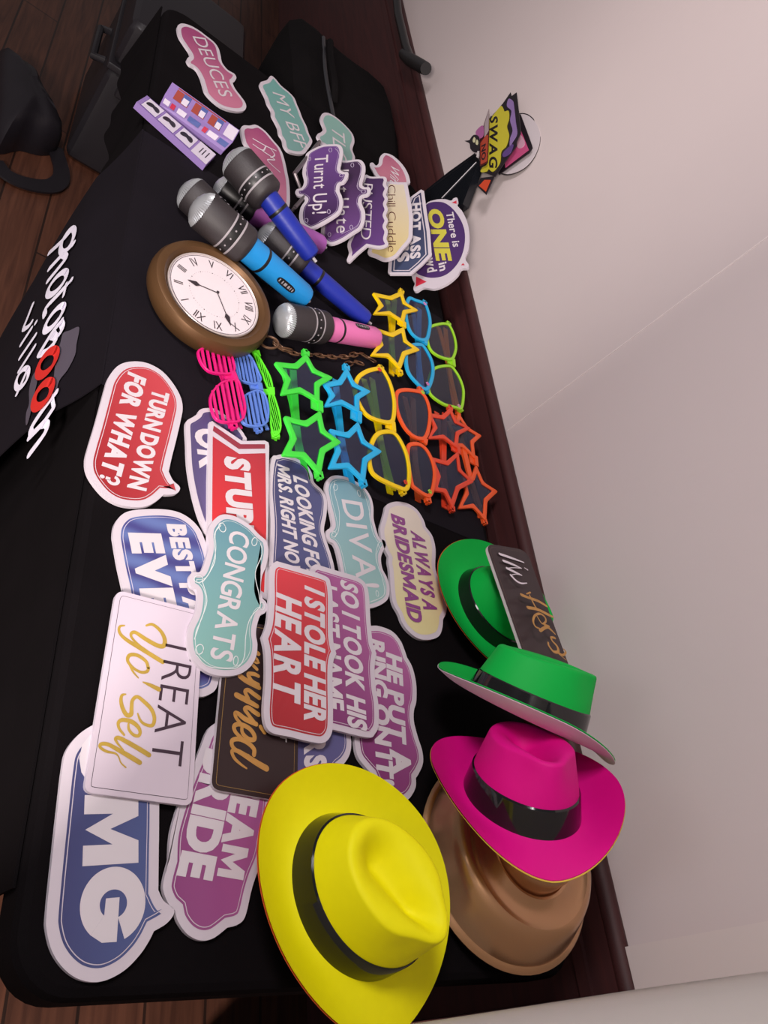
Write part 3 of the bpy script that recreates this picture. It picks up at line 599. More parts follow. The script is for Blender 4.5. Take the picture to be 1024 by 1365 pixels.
c1c = lambda x, y: (380 + x * k1, 170 + y * k1)
sign('violet wavy sign reading Turnt Up!, front of the leaning row',
     c1([(192, 290), (215, 240), (290, 195), (360, 168), (440, 160), (510, 162), (545, 188), (557, 245), (540, 330), (530, 398), (560, 425), (605, 430), (600, 482), (565, 530), (530, 545), (522, 605), (545, 660), (555, 732), (530, 810), (470, 860), (380, 915), (290, 960), (225, 970), (158, 930), (135, 860), (148, 770), (190, 700), (160, 665), (115, 655), (97, 622), (115, 590), (158, 578), (182, 520), (166, 430)]), 48, DPURP,
     [dict(t='Turnt Up!', off=0.005, gap=0.10, **abh(c1, (288, 268), (262, 830), (415, 258)))], border=0.008, line=(0.40, 0.30, 0.48), gdir=(-.8, .1, .4), group='leaning row of party signs', thick=0.004,
     extra=lambda t, pl: loops(c1c, pl, t, [[(480, 200), (520, 260), (500, 400), (530, 450)], [(480, 600), (520, 700), (500, 800), (330, 900)], [(205, 400), (215, 500), (170, 600)], ringpts(235, 300, 12, 18), ringpts(435, 215, 14, 20), ringpts(205, 890, 16, 20), ringpts(420, 805, 14, 20), ringpts(540, 458, 18, 14)], 7, col=(0.50, 0.42, 0.56)))
sign('violet wavy sign reading Just Hate, second in the leaning row',
     c1([(470, 330), (600, 316), (700, 306), (745, 326), (770, 380), (760, 460), (740, 540), (760, 570), (810, 575), (820, 620), (790, 652), (742, 668), (736, 730), (765, 800), (765, 880), (735, 960), (650, 1020), (560, 1078), (460, 1118), (395, 1108), (350, 1058), (345, 980), (365, 880), (420, 700), (450, 500)]), 48, ((0.05, 0.022, 0.065), (0.12, 0.05, 0.18)),
     [dict(t='Just Hate', off=0.005, gap=0.10, **abh(c1, (500, 385), (492, 1010), (612, 382)))], border=0.008, line=(0.40, 0.30, 0.48), group='leaning row of party signs', thick=0.004,
     extra=lambda t, pl: loops(c1c, pl, t, [[(700, 340), (735, 400), (690, 560), (735, 610)], [(690, 720), (730, 830), (690, 940), (540, 1020)], ringpts(645, 360, 14, 20), ringpts(635, 955, 14, 20), ringpts(425, 1025, 14, 20), ringpts(750, 612, 20, 14)], 7, col=(0.50, 0.42, 0.56)))
sign('violet ribbon shaped sign reading BUSTED, third in the leaning row',
     c2([(185, 252), (210, 230, 1), (245, 245), (335, 245), (355, 268), (348, 300), (362, 330), (348, 370), (362, 405), (350, 440), (362, 480), (348, 520), (362, 560), (348, 600), (362, 640), (352, 690), (364, 735), (300, 758), (215, 745, 1), (150, 800), (88, 862, 1), (66, 848), (82, 795), (72, 730), (110, 640), (130, 500), (150, 380)]), 46, DPURP,
     [dict(t='BUSTED', off=-0.005, gap=0.05, **abh(c2, (185, 292), (165, 692), (254, 300)))], border=0.0075, line_w=0, gdir=(.6, .1, .5), group='leaning row of party signs', thick=0.004, n=4)
sign('cream cloud sign with brown handwriting, fourth in the leaning row',
     c2([(345, 290), (380, 282), (440, 287), (495, 290), (508, 330), (525, 420), (540, 520), (540, 620), (533, 690), (480, 758), (420, 825), (340, 848), (272, 822), (222, 800), (225, 760), (300, 600), (330, 400)]), 46, ((0.62, 0.54, 0.42), (0.60, 0.48, 0.22)),
     [dict(t='Chill Cuddle', off=-0.018, gap=0.10, col=(0.10, 0.02, 0.02), **abh(c2, (362, 305), (362, 785), (416, 305)))], border=0.009, line_w=0, gdir=(.7, 0, -.5), group='leaning row of party signs', thick=0.004)
sign('navy hexagonal sign reading HOT ASS, fifth in the leaning row',
     c2([(520, 395, 1), (600, 337, 1), (622, 348, 1), (642, 500, 1), (665, 640, 1), (678, 808, 1), (612, 878, 1), (530, 948, 1), (378, 948, 1), (362, 932, 1), (368, 850, 1), (440, 600, 1)]), 46, ((0.035, 0.035, 0.085), (0.05, 0.065, 0.13)),
     [dict(t='HOT ASS', off=0.05, gap=0.04, **abh(c2, (535, 438), (525, 838), (602, 430))), dict(t='MESS', off=0.05, gap=0.04, **abh(c2, (425, 520), (430, 860), (508, 515)))], border=0.008, line_d=0.004, line_w=0.0025, n=1, group='leaning row of party signs', thick=0.004)
def one_marks(t, pl):
    for q in ([(565, 962), (640, 1000), (562, 1036)], [(888, 882), (902, 866), (914, 880)], [(820, 432), (855, 416), (856, 440)]):
        g = Geo(); g.sheet([pl.at(x, y, 0.0006) for x, y in c2(q)]); g.build('ear_mark', MAT('red_print', (0.55, 0.03, 0.06), 0.4), t, recalc=False, label='red triangle on a corner')
sign('round purple sign reading There is ONE in, back of the leaning row against the wall',
     c2([(630, 445), (700, 412), (770, 407), (815, 417), (835, 400), (858, 396), (866, 420), (860, 450), (900, 500), (935, 580), (948, 670), (942, 760), (918, 830), (943, 878), (933, 902), (890, 908), (860, 955), (790, 1013), (700, 1050), (620, 1042), (572, 1068), (550, 1064), (546, 1040), (555, 1010), (535, 965), (520, 800), (560, 560)]), 58, ((0.06, 0.025, 0.12), (0.07, 0.03, 0.13)),
     [dict(t='There is', off=0.02, gap=0.07, **abh(c2, (780, 503), (832, 752), (832, 497))), dict(t='ONE', off=0.05, gap=0.04, col=(0.56, 0.50, 0.06), **abh(c2, (650, 478), (716, 850), (752, 476))), dict(t='in', off=0.03, gap=0.07, **abh(c2, (727, 868), (737, 926), (786, 852))), dict(t='crowd', off=0.03, gap=0.07, **abh(c2, (622, 720), (648, 936), (690, 706)))],
     face=c2([(640, 445), (740, 427), (810, 460), (870, 530), (910, 620), (915, 720), (890, 820), (840, 900), (770, 955), (690, 972), (620, 962), (560, 925), (545, 800), (580, 560)]), line_w=0, group='leaning row of party signs', thick=0.006, extra=one_marks)
sign('small pink sign with pale letters, behind the cream sign of the leaning row',
     c2([(232, 165), (237, 147), (255, 145), (276, 165), (295, 150), (302, 112), (322, 84), (350, 77), (400, 96), (460, 150), (500, 210), (520, 268), (513, 297), (440, 300), (340, 290), (275, 240), (250, 200)]), 35, ((0.36, 0.09, 0.17), (0.50, 0.20, 0.26)),
     [dict(t='Wife', off=0.0, gap=0.06, **abh(c2, (385, 150), (375, 290), (445, 200)))], border=0.0095, line_w=0, group='leaning row of party signs', thick=0.004)

# ================================================================== hats
def frame(up, front):
    z = Vector(up).normalized(); x = Vector(front); x = (x - z * x.dot(z)).normalized(); return Matrix((x, z.cross(x), z)).transposed()
def fedora(label, col, lin, loc, up, front, s=1.0, curl=0.030, dip=0.012, dent=0.030, H=0.092, A=0.150, B=0.124, a=0.096, b=0.078, ta_=0.82, tb_=0.70):
    t = thing('fedora_hat', loc, label, 'hat', 'plastic party hats')
    Mx = frame(up, front); O = Vector(loc); N = 96
    W = lambda x, y, z: O + Mx @ (Vector((x, y, z)) * s)
    felt = MAT('felt_%03d%03d%03d' % tuple(int(c * 999) for c in col), col, 0.62, spec=0.25, noise=0.03, nscale=90)
    def brimz(th, r):
        side = abs(math.sin(th)) ** 1.6; fr = max(0, math.cos(th)) ** 2; bk = max(0, -math.cos(th)) ** 2
        return (curl * side + 0.45 * curl * bk - dip * fr) * r ** 1.7
    def brim(z_off, grow, name, mat, flip=False):
        g = Geo(); n = 14; V = []
        for k in range(n + 1):
            r = k / n
            for i in range(N):
                th = 2 * math.pi * i / N
                ra = a + (A + grow - a) * r; rb = b + (B + grow - b) * r
                flare = 0.006 * (1 - r) ** 4
                V.append(W(ra * math.cos(th), rb * math.sin(th), brimz(th, r) + flare + z_off))
        g.add(V, [(k * N + i, k * N + (i + 1) % N, (k + 1) * N + (i + 1) % N, (k + 1) * N + i) for k in range(n) for i in range(N)])
        return g, V, n
    g, V, n = brim(0, 0, '', None)
    V2 = [v - Mx @ Vector((0, 0, 0.0011 * s)) for v in V]; o = len(g.v); g.add(V2, [(k * N + i, (k + 1) * N + i, (k + 1) * N + (i + 1) % N, k * N + (i + 1) % N) for k in range(n) for i in range(N)])
    for i in range(N): e = n * N + i; f = n * N + (i + 1) % N; g.f.append((e, f, o + f, o + e)); g.mi.append(0)
    g.build('brim', felt, t, True, recalc=True)
    g, V, n = brim(-0.0022, 0.0009, '', None); V2 = [v - Mx @ Vector((0, 0, 0.0008 * s)) for v in V]; o = len(g.v)
    g.add(V2, [(k * N + i, (k + 1) * N + i, (k + 1) * N + (i + 1) % N, k * N + (i + 1) % N) for k in range(n) for i in range(N)])
    for i in range(N): e = n * N + i; f = n * N + (i + 1) % N; g.f.append((e, f, o + f, o + e)); g.mi.append(0)
    g.build('brim_lining', [MAT('lining_%03d%03d%03d' % tuple(int(c * 999) for c in lin), lin, 0.6)], t, True, label='differently coloured lining under the brim')
    # crown
    rings = []; nw = 16; ta, tb = a * ta_, b * tb_
    def pinch(th, h):
        d = 0
        for sg in (-1, 1):
            q = (math.atan2(math.sin(th - sg * 0.72), math.cos(th - sg * 0.72))) / 0.42
            d += math.exp(-q * q)
        return d * 0.011 * smoothstep(0.35, 1.0, h)
    def wall(th, h):
        e = h ** 1.15; ra = a + (ta - a) * e; rb = b + (tb - b) * e; p = 1 - pinch(th, h) / 0.09
        fr = max(0, math.cos(th)) ** 6
        return (ra * math.cos(th) * p * (1 + 0.03 * fr * h), rb * math.sin(th) * p, (H + 0.010 * math.cos(th)) * h)
    for k in range(nw + 1):
        h = k / nw * 0.93; rings.append([wall(2 * math.pi * i / N, h) for i in range(N)])
    top = [wall(2 * math.pi * i / N, 0.93) for i in range(N)]
    def dep(x, y):
        sx = x / ta; sy = y / tb
        along = smoothstep(-0.92, -0.30, sx) * (1 - smoothstep(0.45, 1.0, sx)); wd = 0.52 * (1 - 0.50 * smoothstep(-0.3, 0.95, sx))
        return along * math.exp(-1.3 * (sy / wd) ** 2)
    for r in [0.985, 0.965, 0.94, 0.91, 0.875, 0.84, 0.80, 0.76, 0.72, 0.68, 0.64, 0.60, 0.55, 0.50, 0.45, 0.40, 0.35, 0.30, 0.25, 0.20, 0.15, 0.10, 0.05]:
        ring = []
        for (x, y, z) in top:
            xx, yy = x * r, y * r; edge = math.sqrt(max(0, 1 - max(0, (r - 0.80) / 0.20) ** 2))
            zz = H * 0.93 + (z - H * 0.93) * r + 0.07 * H * edge - dent * dep(xx, yy)
            ring.append((xx, yy, zz))
        rings.append(ring)
    g = Geo(); vv = [W(*p) for R_ in rings for p in R_]; m = len(rings)
    c = W(0, 0, H * 1.07 - dent); g.add(vv, [(k * N + i, k * N + (i + 1) % N, (k + 1) * N + (i + 1) % N, (k + 1) * N + i) for k in range(m - 1) for i in range(N)] + [tuple((m - 1) * N + i for i in range(N))])
    g.build('crown', felt, t, True)
    # band
    g = Geo(); hb = [(0.03, 0.0004), (0.05, 0.0022), (0.40, 0.0022), (0.42, 0.0004)]; R_ = []
    for h, off in hb:
        for i in range(N):
            x, y, z = wall(2 * math.pi * i / N, h); L = math.hypot(x, y); R_.append(W(x * (1 + off / L), y * (1 + off / L), z))
    g.add(R_, [(k * N + i, k * N + (i + 1) % N, (k + 1) * N + (i + 1) % N, (k + 1) * N + i) for k in range(3) for i in range(N)])
    g.build('hat_band', MAT('glossy_black_band', (0.006, 0.006, 0.007), 0.10, spec=0.6, noise=0.1), t, True, label='glossy black band')
    return t
GREEN = (0.0, 0.42, 0.055); HOTPINK = (0.68, 0.0, 0.22); YELLOW = (0.82, 0.76, 0.0)
# gold hat with a wide stepped brim
gl = flat(TZ + 0.022).at(672, 1146)
gh = thing('stepped_brim_hat', gl, 'shiny gold plastic hat with a stepped round brim, under the pink hat', 'hat', 'plastic party hats')
M_gold = node_mat('gold_plastic', (0.62, 0.36, 0.19), 0.27, metal=0.85, noise=0.06, nscale=8)
g = Geo(); g.lathe([(0.1313, 0.0010), (0.1364, 0.0020), (0.1375, 0.0060), (0.1334, 0.0100), (0.1293, 0.0110), (0.1149, 0.0400), (0.1088, 0.0500), (0.1026, 0.0550), (0.0964, 0.0565), (0.0923, 0.0545), (0.0862, 0.0530), (0.0718, 0.0565), (0.0636, 0.0610), (0.0600, 0.0600), (0.0575, 0.0560)], gl, (-0.05, -0.16, 1), 64); g.build('brim', M_gold, gh, True)
g = Geo(); g.lathe([(0.0579, 0.0520), (0.0575, 0.0620), (0.0543, 0.0850), (0.0472, 0.1000), (0.0308, 0.1100), (0.0000, 0.1130)], gl, (-0.05, -0.16, 1), 48); g.build('crown', M_gold, gh, True)
HATS = dict(
  yellow=dict(label='bright yellow fedora with a black band, at the near end of the table', col=YELLOW, lin=(0.70, 0.12, 0.02), px=(470, 1192), z=0.780, up=(0.02, -0.05, 1), front=(0.76, 0.65, 0), s=0.96, kw=dict(ta_=0.78, tb_=0.66, a=0.092, b=0.076)),
  pink=dict(label='hot pink fedora with a glossy black band, on top of the gold hat', col=HOTPINK, lin=(0.66, 0.45, 0.05), px=(694, 1068), z=0.862, up=(-0.69, -0.283, 0.67), front=(0.75, -0.25, 0.3), s=0.92, kw=dict(curl=0.045, dip=0.02, A=0.140, B=0.132)),
  green_near=dict(label='green fedora with a white lined brim, tilted on the pink hat', col=GREEN, lin=(0.70, 0.64, 0.68), px=(699, 952), z=0.865, up=(-0.74, 0.08, 0.67), front=(0.4, 0.8, 0.2), s=0.91, kw=dict(curl=0.026)),
  green_far=dict(label='green fedora lying on the table under the black Hers card', col=GREEN, lin=(0.70, 0.12, 0.02), px=(656, 814), z=0.762, up=(0.08, -0.06, 1), front=(0.5, 0.85, 0), s=0.86, kw=dict(A=0.158, B=0.132, H=0.086)))
for k_, h in HATS.items():
    fedora(h['label'], h['col'], h['lin'], flat(h['z']).at(*h['px']), h['up'], h['front'], h['s'], **h.get('kw', {}))
# black card lying on the hats
HC = [CAM + (Vector(v) - CAM) * 0.93 for v in ((-0.64208, 0.66100, 0.80390), (-0.66720, 0.7800, 0.79987), (-0.43368, 0.83040, 0.83234), (-0.40856, 0.71140, 0.83637))]
HP = Plane(HC[0], (HC[2] - HC[0]).cross(HC[3] - HC[0]))
if HP.n.z < 0: HP.n = -HP.n
def hers(t, pl):
    k6 = .15625; conv = lambda x, y: (635 + x * k6, 720 + y * k6)
    g = Geo(); pen(g, pl, [[(200, 118, 26), (300, 152, 25), (405, 190, 12)], [(232, 176, 25), (310, 206, 24), (385, 240, 10)], [(385, 240, 7), (320, 235, 7), (262, 240, 8)], [(262, 240, 26), (330, 272, 24), (388, 300, 11)],
        [(388, 300, 7), (340, 290, 7), (296, 300, 8)], [(296, 300, 26), (340, 345, 22), (385, 368, 16), (432, 366, 8)], [(412, 236, 8), (438, 253, 14)]], k6 * 1.35 / FPX, conv=conv)
    g.build('white_script', MAT('white_scrawl', (0.70, 0.62, 0.67), 0.5), t, recalc=False)
    g = Geo(); pen(g, pl, [[(385, 466, 30), (450, 492, 26), (525, 518, 28), (600, 562, 24)], [(430, 458, 12), (462, 446, 16)], [(440, 575, 30), (520, 590, 28), (600, 628, 30), (655, 655, 22)], [(455, 470, 16), (500, 560, 18), (530, 600, 18)],
        [(520, 650, 12), (562, 712, 15), (594, 692, 18), (584, 655, 19), (545, 628, 20), (502, 642, 20), (486, 690, 20), (505, 736, 17), (542, 754, 12)], [(545, 772, 28), (600, 742, 26), (638, 765, 24), (672, 800, 14)], [(580, 720, 22), (620, 735, 20)],
        [(672, 835, 22), (640, 830, 20), (650, 860, 20), (690, 905, 24), (700, 950, 26), (660, 950, 24), (620, 900, 20), (615, 875, 18)], [(700, 960, 18), (740, 980, 20), (765, 955, 18), (745, 930, 14)], [(700, 965, 12), (740, 1000, 8), (770, 1024, 6)]], k6 * 1.35 / FPX, conv=conv)
    g.build('gold_script', MAT('copper_ink', (0.50, 0.25, 0.06), 0.35, metal=0.15, noise=0.3, nscale=60), t, recalc=False, label='gold script lettering')
def w2p(v):
    d = v - CAM; x = right.dot(d); y = down.dot(d); z = fwd.dot(d); return (512 + FPX * x / z, 682.5 + FPX * y / z)
sign('black card reading Im Hers in script, propped on the far green hat', rcard([w2p(v) for v in HC]), HP, ((0.042, 0.027, 0.029), (0.05, 0.032, 0.034)), [], border=0.0001, line=(0.16, 0.10, 0.08), line_d=0.005, line_w=0.0004, n=1, extra=hers, card=(0.55, 0.5, 0.5))

# ================================================================== novelty glasses
def lens_mat(name, col, gl=0.08):
    m = bpy.data.materials.new(name); m.use_nodes = True; nt = m.node_tree; nt.nodes.remove(nt.nodes['Principled BSDF'])
    tr = nt.nodes.new('ShaderNodeBsdfTransparent'); tr.inputs[0].default_value = (*col, 1); gs = nt.nodes.new('ShaderNodeBsdfGlossy'); gs.inputs['Roughness'].default_value = 0.12
    fr = nt.nodes.new('ShaderNodeFresnel'); fr.inputs[0].default_value = 1.45
    no = nt.nodes.new('ShaderNodeTexNoise'); no.inputs['Scale'].default_value = 30; mp = nt.nodes.new('ShaderNodeMapRange'); mp.inputs['To Min'].default_value = 0.10; mp.inputs['To Max'].default_value = 0.16
    nt.links.new(no.outputs['Fac'], mp.inputs['Value']); nt.links.new(mp.outputs['Result'], gs.inputs['Roughness'])
    df = nt.nodes.new('ShaderNodeBsdfDiffuse'); df.inputs[0].default_value = (0.035, 0.045, 0.14, 1)
    m0 = nt.nodes.new('ShaderNodeMixShader'); m0.inputs[0].default_value = gl; nt.links.new(tr.outputs[0], m0.inputs[1]); nt.links.new(df.outputs[0], m0.inputs[2])
    mx = nt.nodes.new('ShaderNodeMixShader'); nt.links.new(fr.outputs[0], mx.inputs[0]); nt.links.new(m0.outputs[0], mx.inputs[1]); nt.links.new(gs.outputs[0], mx.inputs[2])
    nt.links.new(mx.outputs[0], nt.nodes['Material Output'].inputs[0]); return m
LENS_BLUE = lens_mat('smoky_blue_lens', (0.30, 0.66, 0.90), 0.20); LENS_GREEN = lens_mat('green_tinted_lens', (0.70, 0.78, 0.42), 0.15)
def plast(name, col): return MAT('plastic_' + name, col, 0.35, spec=0.45, noise=0.02, nscale=30)
def star_outline(tips, k=0.50):
    c = sum(tips, Vector((0, 0, 0))) / 5; out = []
    for i in range(5):
        a, b = tips[i], tips[(i + 1) % 5]; out.append(a); out.append(c + ((a + b) / 2 - c) * 0.68)
    return out
def round_poly(P, r):
    Q = []
    for i in range(len(P)):
        p, c, q = Vector(P[i - 1]), Vector(P[i]), Vector(P[(i + 1) % len(P)]); rr = min(r, (p - c).length * 0.4, (q - c).length * 0.4)
        s = c + (p - c).normalized() * rr; e = c + (q - c).normalized() * rr
        for k in range(5): t = k / 4; w_ = s * (1 - t) ** 2 + c * 2 * t * (1 - t) + e * t * t; Q.append((w_.x, w_.y))
    return Q
def ring_frame(g, plane, P2, u, v, d, h, mi=0, rnd=None):
    """moulded rim between an outline and its inset"""
    N = len(P2); I = []
    for i in range(N):
        a, b, c = P2[i - 1], P2[i], P2[(i + 1) % N]; e1 = Vector((b[0] - a[0], b[1] - a[1])); e2 = Vector((c[0] - b[0], c[1] - b[1])); e1.normalize(); e2.normalize()
        n1 = Vector((-e1.y, e1.x)); n2 = Vector((-e2.y, e2.x)); m = n1 + n2; kk = max(0.30, 1 + n1.dot(n2)); I.append((b[0] + m.x / kk * d, b[1] + m.y / kk * d))
    if rnd: P2 = round_poly(P2, rnd[0]); I = round_poly(I, rnd[1]); N = len(P2)
    o = len(g.v); bv = 0.0008
    rows = [(P2, -h), (P2, -bv), ([(a[0] + (b[0] - a[0]) * .2, a[1] + (b[1] - a[1]) * .2) for a, b in zip(P2, I)], 0.0), ([(a[0] + (b[0] - a[0]) * .8, a[1] + (b[1] - a[1]) * .8) for a, b in zip(P2, I)], 0.0), (I, -bv), (I, -h)]
    for R_, z in rows: g.v += from2(plane, u, v, R_, z)
    for r in range(len(rows)):
        s = (r + 1) % len(rows)
        for i in range(N): g.f.append((o + r * N + i, o + r * N + (i + 1) % N, o + s * N + (i + 1) % N, o + s * N + i)); g.mi.append(mi)
    return I
def ccw(P): return P if poly_area(P) > 0 else P[::-1]
def temple(g, a, b, r0, r1, drop, mi=0):
    """folded side arm: flat bar under the lenses with a curved ear end"""
    d = b - a; L = d.length; d.normalize(); side = Vector((0, 0, 1)).cross(d).normalized()
    path = []; 
    for k in range(13):
        t = k / 12; path.append(a + d * L * t + side * (0.016 * max(0, t - 0.62) ** 1.2 * 2.6) + Vector((0, 0, -drop)))
    W_ = [r0 + (r1 - r0) * k / 12 for k in range(13)]
    V = []
    for k, p in enumerate(path):
        tq = (path[min(k + 1, 12)] - path[max(k - 1, 0)]).normalized(); q = Vector((0, 0, 1)).cross(tq).normalized() * W_[k]
        for s_, z in ((1, .0012), (1, -.0012), (-1, -.0012), (-1, .0012)): V.append(p + q * s_ + Vector((0, 0, z)))
    fs = [(k * 4 + i, k * 4 + (i + 1) % 4, k * 4 + 4 + (i + 1) % 4, k * 4 + 4 + i) for k in range(12) for i in range(4)] + [(3, 2, 1, 0), (48, 49, 50, 51)]
    g.add(V, fs, mi)
def glasses(kind, label, col, lensA, lensB, bridge, hingeA, hingeB, conv, z, rim, lens, temples=None, spots=None, spotcol=None, cname=None, tilt=None, h=0.0046):
    """lens outlines are traced round each rim; bridge = two points, hinge = outer corner points"""
    plane = flat(z) if tilt is None else tilt
    A3 = [plane.at(*q) for q in conv(lensA)]; B3 = [plane.at(*q) for q in conv(lensB)]
    ctr = (sum(A3, Vector()) / len(A3) + sum(B3, Vector()) / len(B3)) / 2
    t = thing({'star': 'star_glasses', 'cat': 'cat_eye_glasses', 'shutter': 'shutter_glasses'}[kind], Vector((ctr.x, ctr.y, TZ + 0.001)), label, 'glasses', 'novelty party glasses')
    pm = plast(cname, col); g = Geo(); LG = []
    for L3 in (A3, B3):
        if kind == 'star': L3 = star_outline(L3)
        u, v, P = to2(plane, L3)
        if kind == 'star':
            P = ccw(P)
        else: P = ccw(smooth(P, 5))
        I = ring_frame(g, plane, P, u, v, rim * (1.12 if kind == 'star' else 1.18 if kind == 'cat' else 1), h, rnd=(0.0075, 0.003) if kind == 'star' else None)
        LG.append((u, v, I, P))
    b0, b1 = [plane.at(*q, -h * 0.5) for q in conv(bridge)]; d = (b1 - b0)
    nz = plane.n; q = nz.cross(d).normalized()
    g.box((b0 + b1) / 2, d, q * 0.009, nz * h * 0.9)
    g.box((b0 + b1) / 2 - q * 0.010 - nz * 0.003, d * 0.8, q * 0.012, nz * 0.003)
    for hp in (hingeA, hingeB):
        p = plane.at(*conv([hp])[0], -h * 0.7); dd = (p - ctr); dd -= nz * dd.dot(nz); dd.normalize(); s_ = nz.cross(dd)
        g.box(p - nz * 0.003, dd * 0.012, s_ * 0.013, nz * 0.007); g.box(p + dd * 0.005 - nz * 0.004, dd * 0.006, s_ * 0.004, nz * 0.009)
    fr = g.build('frame', pm, t, False)
    if kind != 'shutter':
        for (u, v, I, P) in LG:
            g = Geo(); g.sheet(from2(plane, u, v, I, -h * 0.55)); g.build('lens', lens, t, recalc=False)
    else:
        ax = (plane.at(*conv([hingeB])[0]) - plane.at(*conv([hingeA])[0])).normalized(); g = Geo()
        for (u, v, I, P) in LG:
            a2 = Vector((ax.dot(u), ax.dot(v))).normalized(); n2 = Vector((-a2.y, a2.x)); s_ = [Vector(p).dot(n2) for p in P]; lo, hi = min(s_), max(s_); M_ = 6
            for k in range(1, M_ + 1):
                c = lo + (hi - lo) * k / (M_ + 1); X = []
                for i in range(len(P)):
                    p, r = Vector(P[i - 1]), Vector(P[i]); dp, dr = p.dot(n2) - c, r.dot(n2) - c
                    if dp * dr < 0: X.append((p + (r - p) * (dp / (dp - dr))).dot(a2))
                if len(X) >= 2:
                    x0, x1 = min(X) + 0.001, max(X) - 0.001; w_ = (hi - lo) / (M_ + 1) * 0.21
                    q4 = [a2 * x + n2 * (c + y) for x, y in ((x0, -w_), (x1, -w_), (x1, w_), (x0, w_))]
                    g.prism(from2(plane, u, v, q4, -0.0008), from2(plane, u, v, q4, -h * 0.7))
        g.build('slats', pm, t, False)
    hA = plane.at(*conv([hingeA])[0]); hB = plane.at(*conv([hingeB])[0]); m = hA + (hB - hA)
    q = nz.cross((hB - hA)).normalized() if tilt is None else Vector((0, 1, 0)); inset_ = (hB - hA) * 0.03
    for (s0, s1, dr) in ((hA + inset_, hB - inset_ * 2, z - TZ - 0.0052), (hB - inset_, hA + inset_ * 2, z - TZ - 0.0026)):
        if tilt is None:
            g = Geo(); temple(g, s0 - q * (0.003 if kind != 'shutter' else -0.012), s1 - q * (0.010 if kind != 'shutter' else -0.012), 0.0065 if kind != 'shutter' else 0.003, 0.0065 if kind != 'shutter' else 0.003, dr); g.build('temple', pm if temples is None else plast(cname + '_arm', temples), t, True)
    if spots:
        g = Geo()
        for sp in spots:
            c = plane.at(*conv([sp])[0], 0.0012)
            for k in range(5):
                a = k * 2 * math.pi / 5; g.lathe([(0.0017, -0.0012), (0.0017, 0), (0.0, 0.0006)], c + (plane.n.orthogonal() * math.cos(a) + plane.n.cross(plane.n.orthogonal()) * math.sin(a)) * 0.0022, plane.n, 8)
        g.build('flower_ornament', plast('ornament_' + cname, spotcol), t, True)
    return t
c_u1 = lambda p: zc(250, 440, 150 / 1024, p); c_u2 = lambda p: zc(355, 460, 170 / 1024, p); c_u3 = lambda p: zc(480, 380, 160 / 1024, p); c_u4 = lambda p: zc(470, 480, 210 / 1024, p)
ZG = TZ
GRN = (0.045, 0.62, 0.045); BLU = (0.012, 0.36, 0.66); YEL = (0.78, 0.52, 0.0); ORG = (0.78, 0.09, 0.015); LIM = (0.32, 0.68, 0.02); REDO = (0.70, 0.055, 0.02)
glasses('star', 'green star shaped glasses, left of the blue star pair', GRN, [(325, 60), (545, 258), (432, 462), (118, 400), (60, 130)], [(440, 520), (612, 778), (440, 1050), (125, 885), (138, 560)], [(432, 450), (436, 535)], (322, 60), (430, 1035), c_u2, TZ + 0.0415, 0.0088, LENS_BLUE, cname='green')
glasses('star', 'sky blue star shaped glasses, between the green star and yellow cat eye pairs', BLU, [(650, 172), (848, 370), (752, 545), (465, 495), (455, 300)], [(742, 608), (938, 852), (795, 1110), (500, 990), (500, 665)], [(748, 535), (746, 620)], (648, 176), (785, 1100), c_u2, TZ + 0.0365, 0.0088, LENS_BLUE, cname='sky_blue')
glasses('cat', 'yellow cat eye glasses with red flowers, right of the blue star pair', YEL, [(10, 200), (25, 110), (70, 68), (130, 46), (192, 44), (232, 95), (265, 170), (286, 270), (283, 370), (260, 412), (190, 405), (110, 372), (55, 310)], [(150, 472), (205, 450), (270, 458), (320, 512), (365, 610), (384, 720), (378, 820), (352, 850), (310, 838), (240, 808), (165, 768), (120, 720), (102, 640), (115, 540)], [(262, 400), (268, 465)], (188, 50), (330, 845), c_u4, TZ + 0.0315, 0.0070, LENS_BLUE, spots=[(178, 60), (347, 792)], spotcol=(0.65, 0.05, 0.02), cname='yellow')
glasses('cat', 'orange cat eye glasses with lime flowers, under the red star glasses', ORG, [(285, 200), (330, 180), (400, 185), (452, 200), (492, 250), (517, 340), (512, 430), (492, 500), (460, 520), (400, 500), (340, 440), (295, 350), (278, 270)], [(360, 545), (400, 530), (445, 537), (492, 577), (530, 650), (549, 740), (537, 840), (512, 890), (470, 880), (420, 845), (385, 810), (365, 720), (352, 620)], [(475, 510), (470, 545)], (445, 192), (495, 905), c_u4, TZ + 0.0265, 0.0068, LENS_BLUE, spots=[(460, 208), (505, 853)], spotcol=(0.35, 0.6, 0.05), cname='orange')
glasses('star', 'dull red star shaped glasses, left of the two red star pairs', REDO, [(640, 305), (775, 442), (685, 575), (490, 510), (490, 340)], [(690, 590), (795, 790), (655, 970), (520, 845), (505, 625)], [(686, 555), (690, 610)], (638, 310), (650, 960), c_u4, TZ + 0.0205, 0.0082, LENS_BLUE, cname='red')
glasses('star', 'orange red star shaped glasses, rearmost by the wall', (0.82, 0.10, 0.02), [(690, 335), (845, 490), (803, 645), (640, 560), (610, 390)], [(806, 676), (950, 852), (872, 1050), (690, 965), (715, 745)], [(800, 625), (806, 690)], (688, 340), (862, 1045), c_u4, TZ + 0.0095, 0.0082, LENS_BLUE, cname='orange_red')
glasses('star', 'yellow star shaped glasses, by the tip of the pink microphone', YEL, [(362, 45), (506, 215), (378, 325), (115, 245), (105, 58)], [(378, 352), (520, 552), (350, 720), (92, 598), (122, 358)], [(376, 315), (376, 360)], (358, 50), (345, 735), c_u3, TZ + 0.0265, 0.0088, LENS_BLUE, cname='yellow')
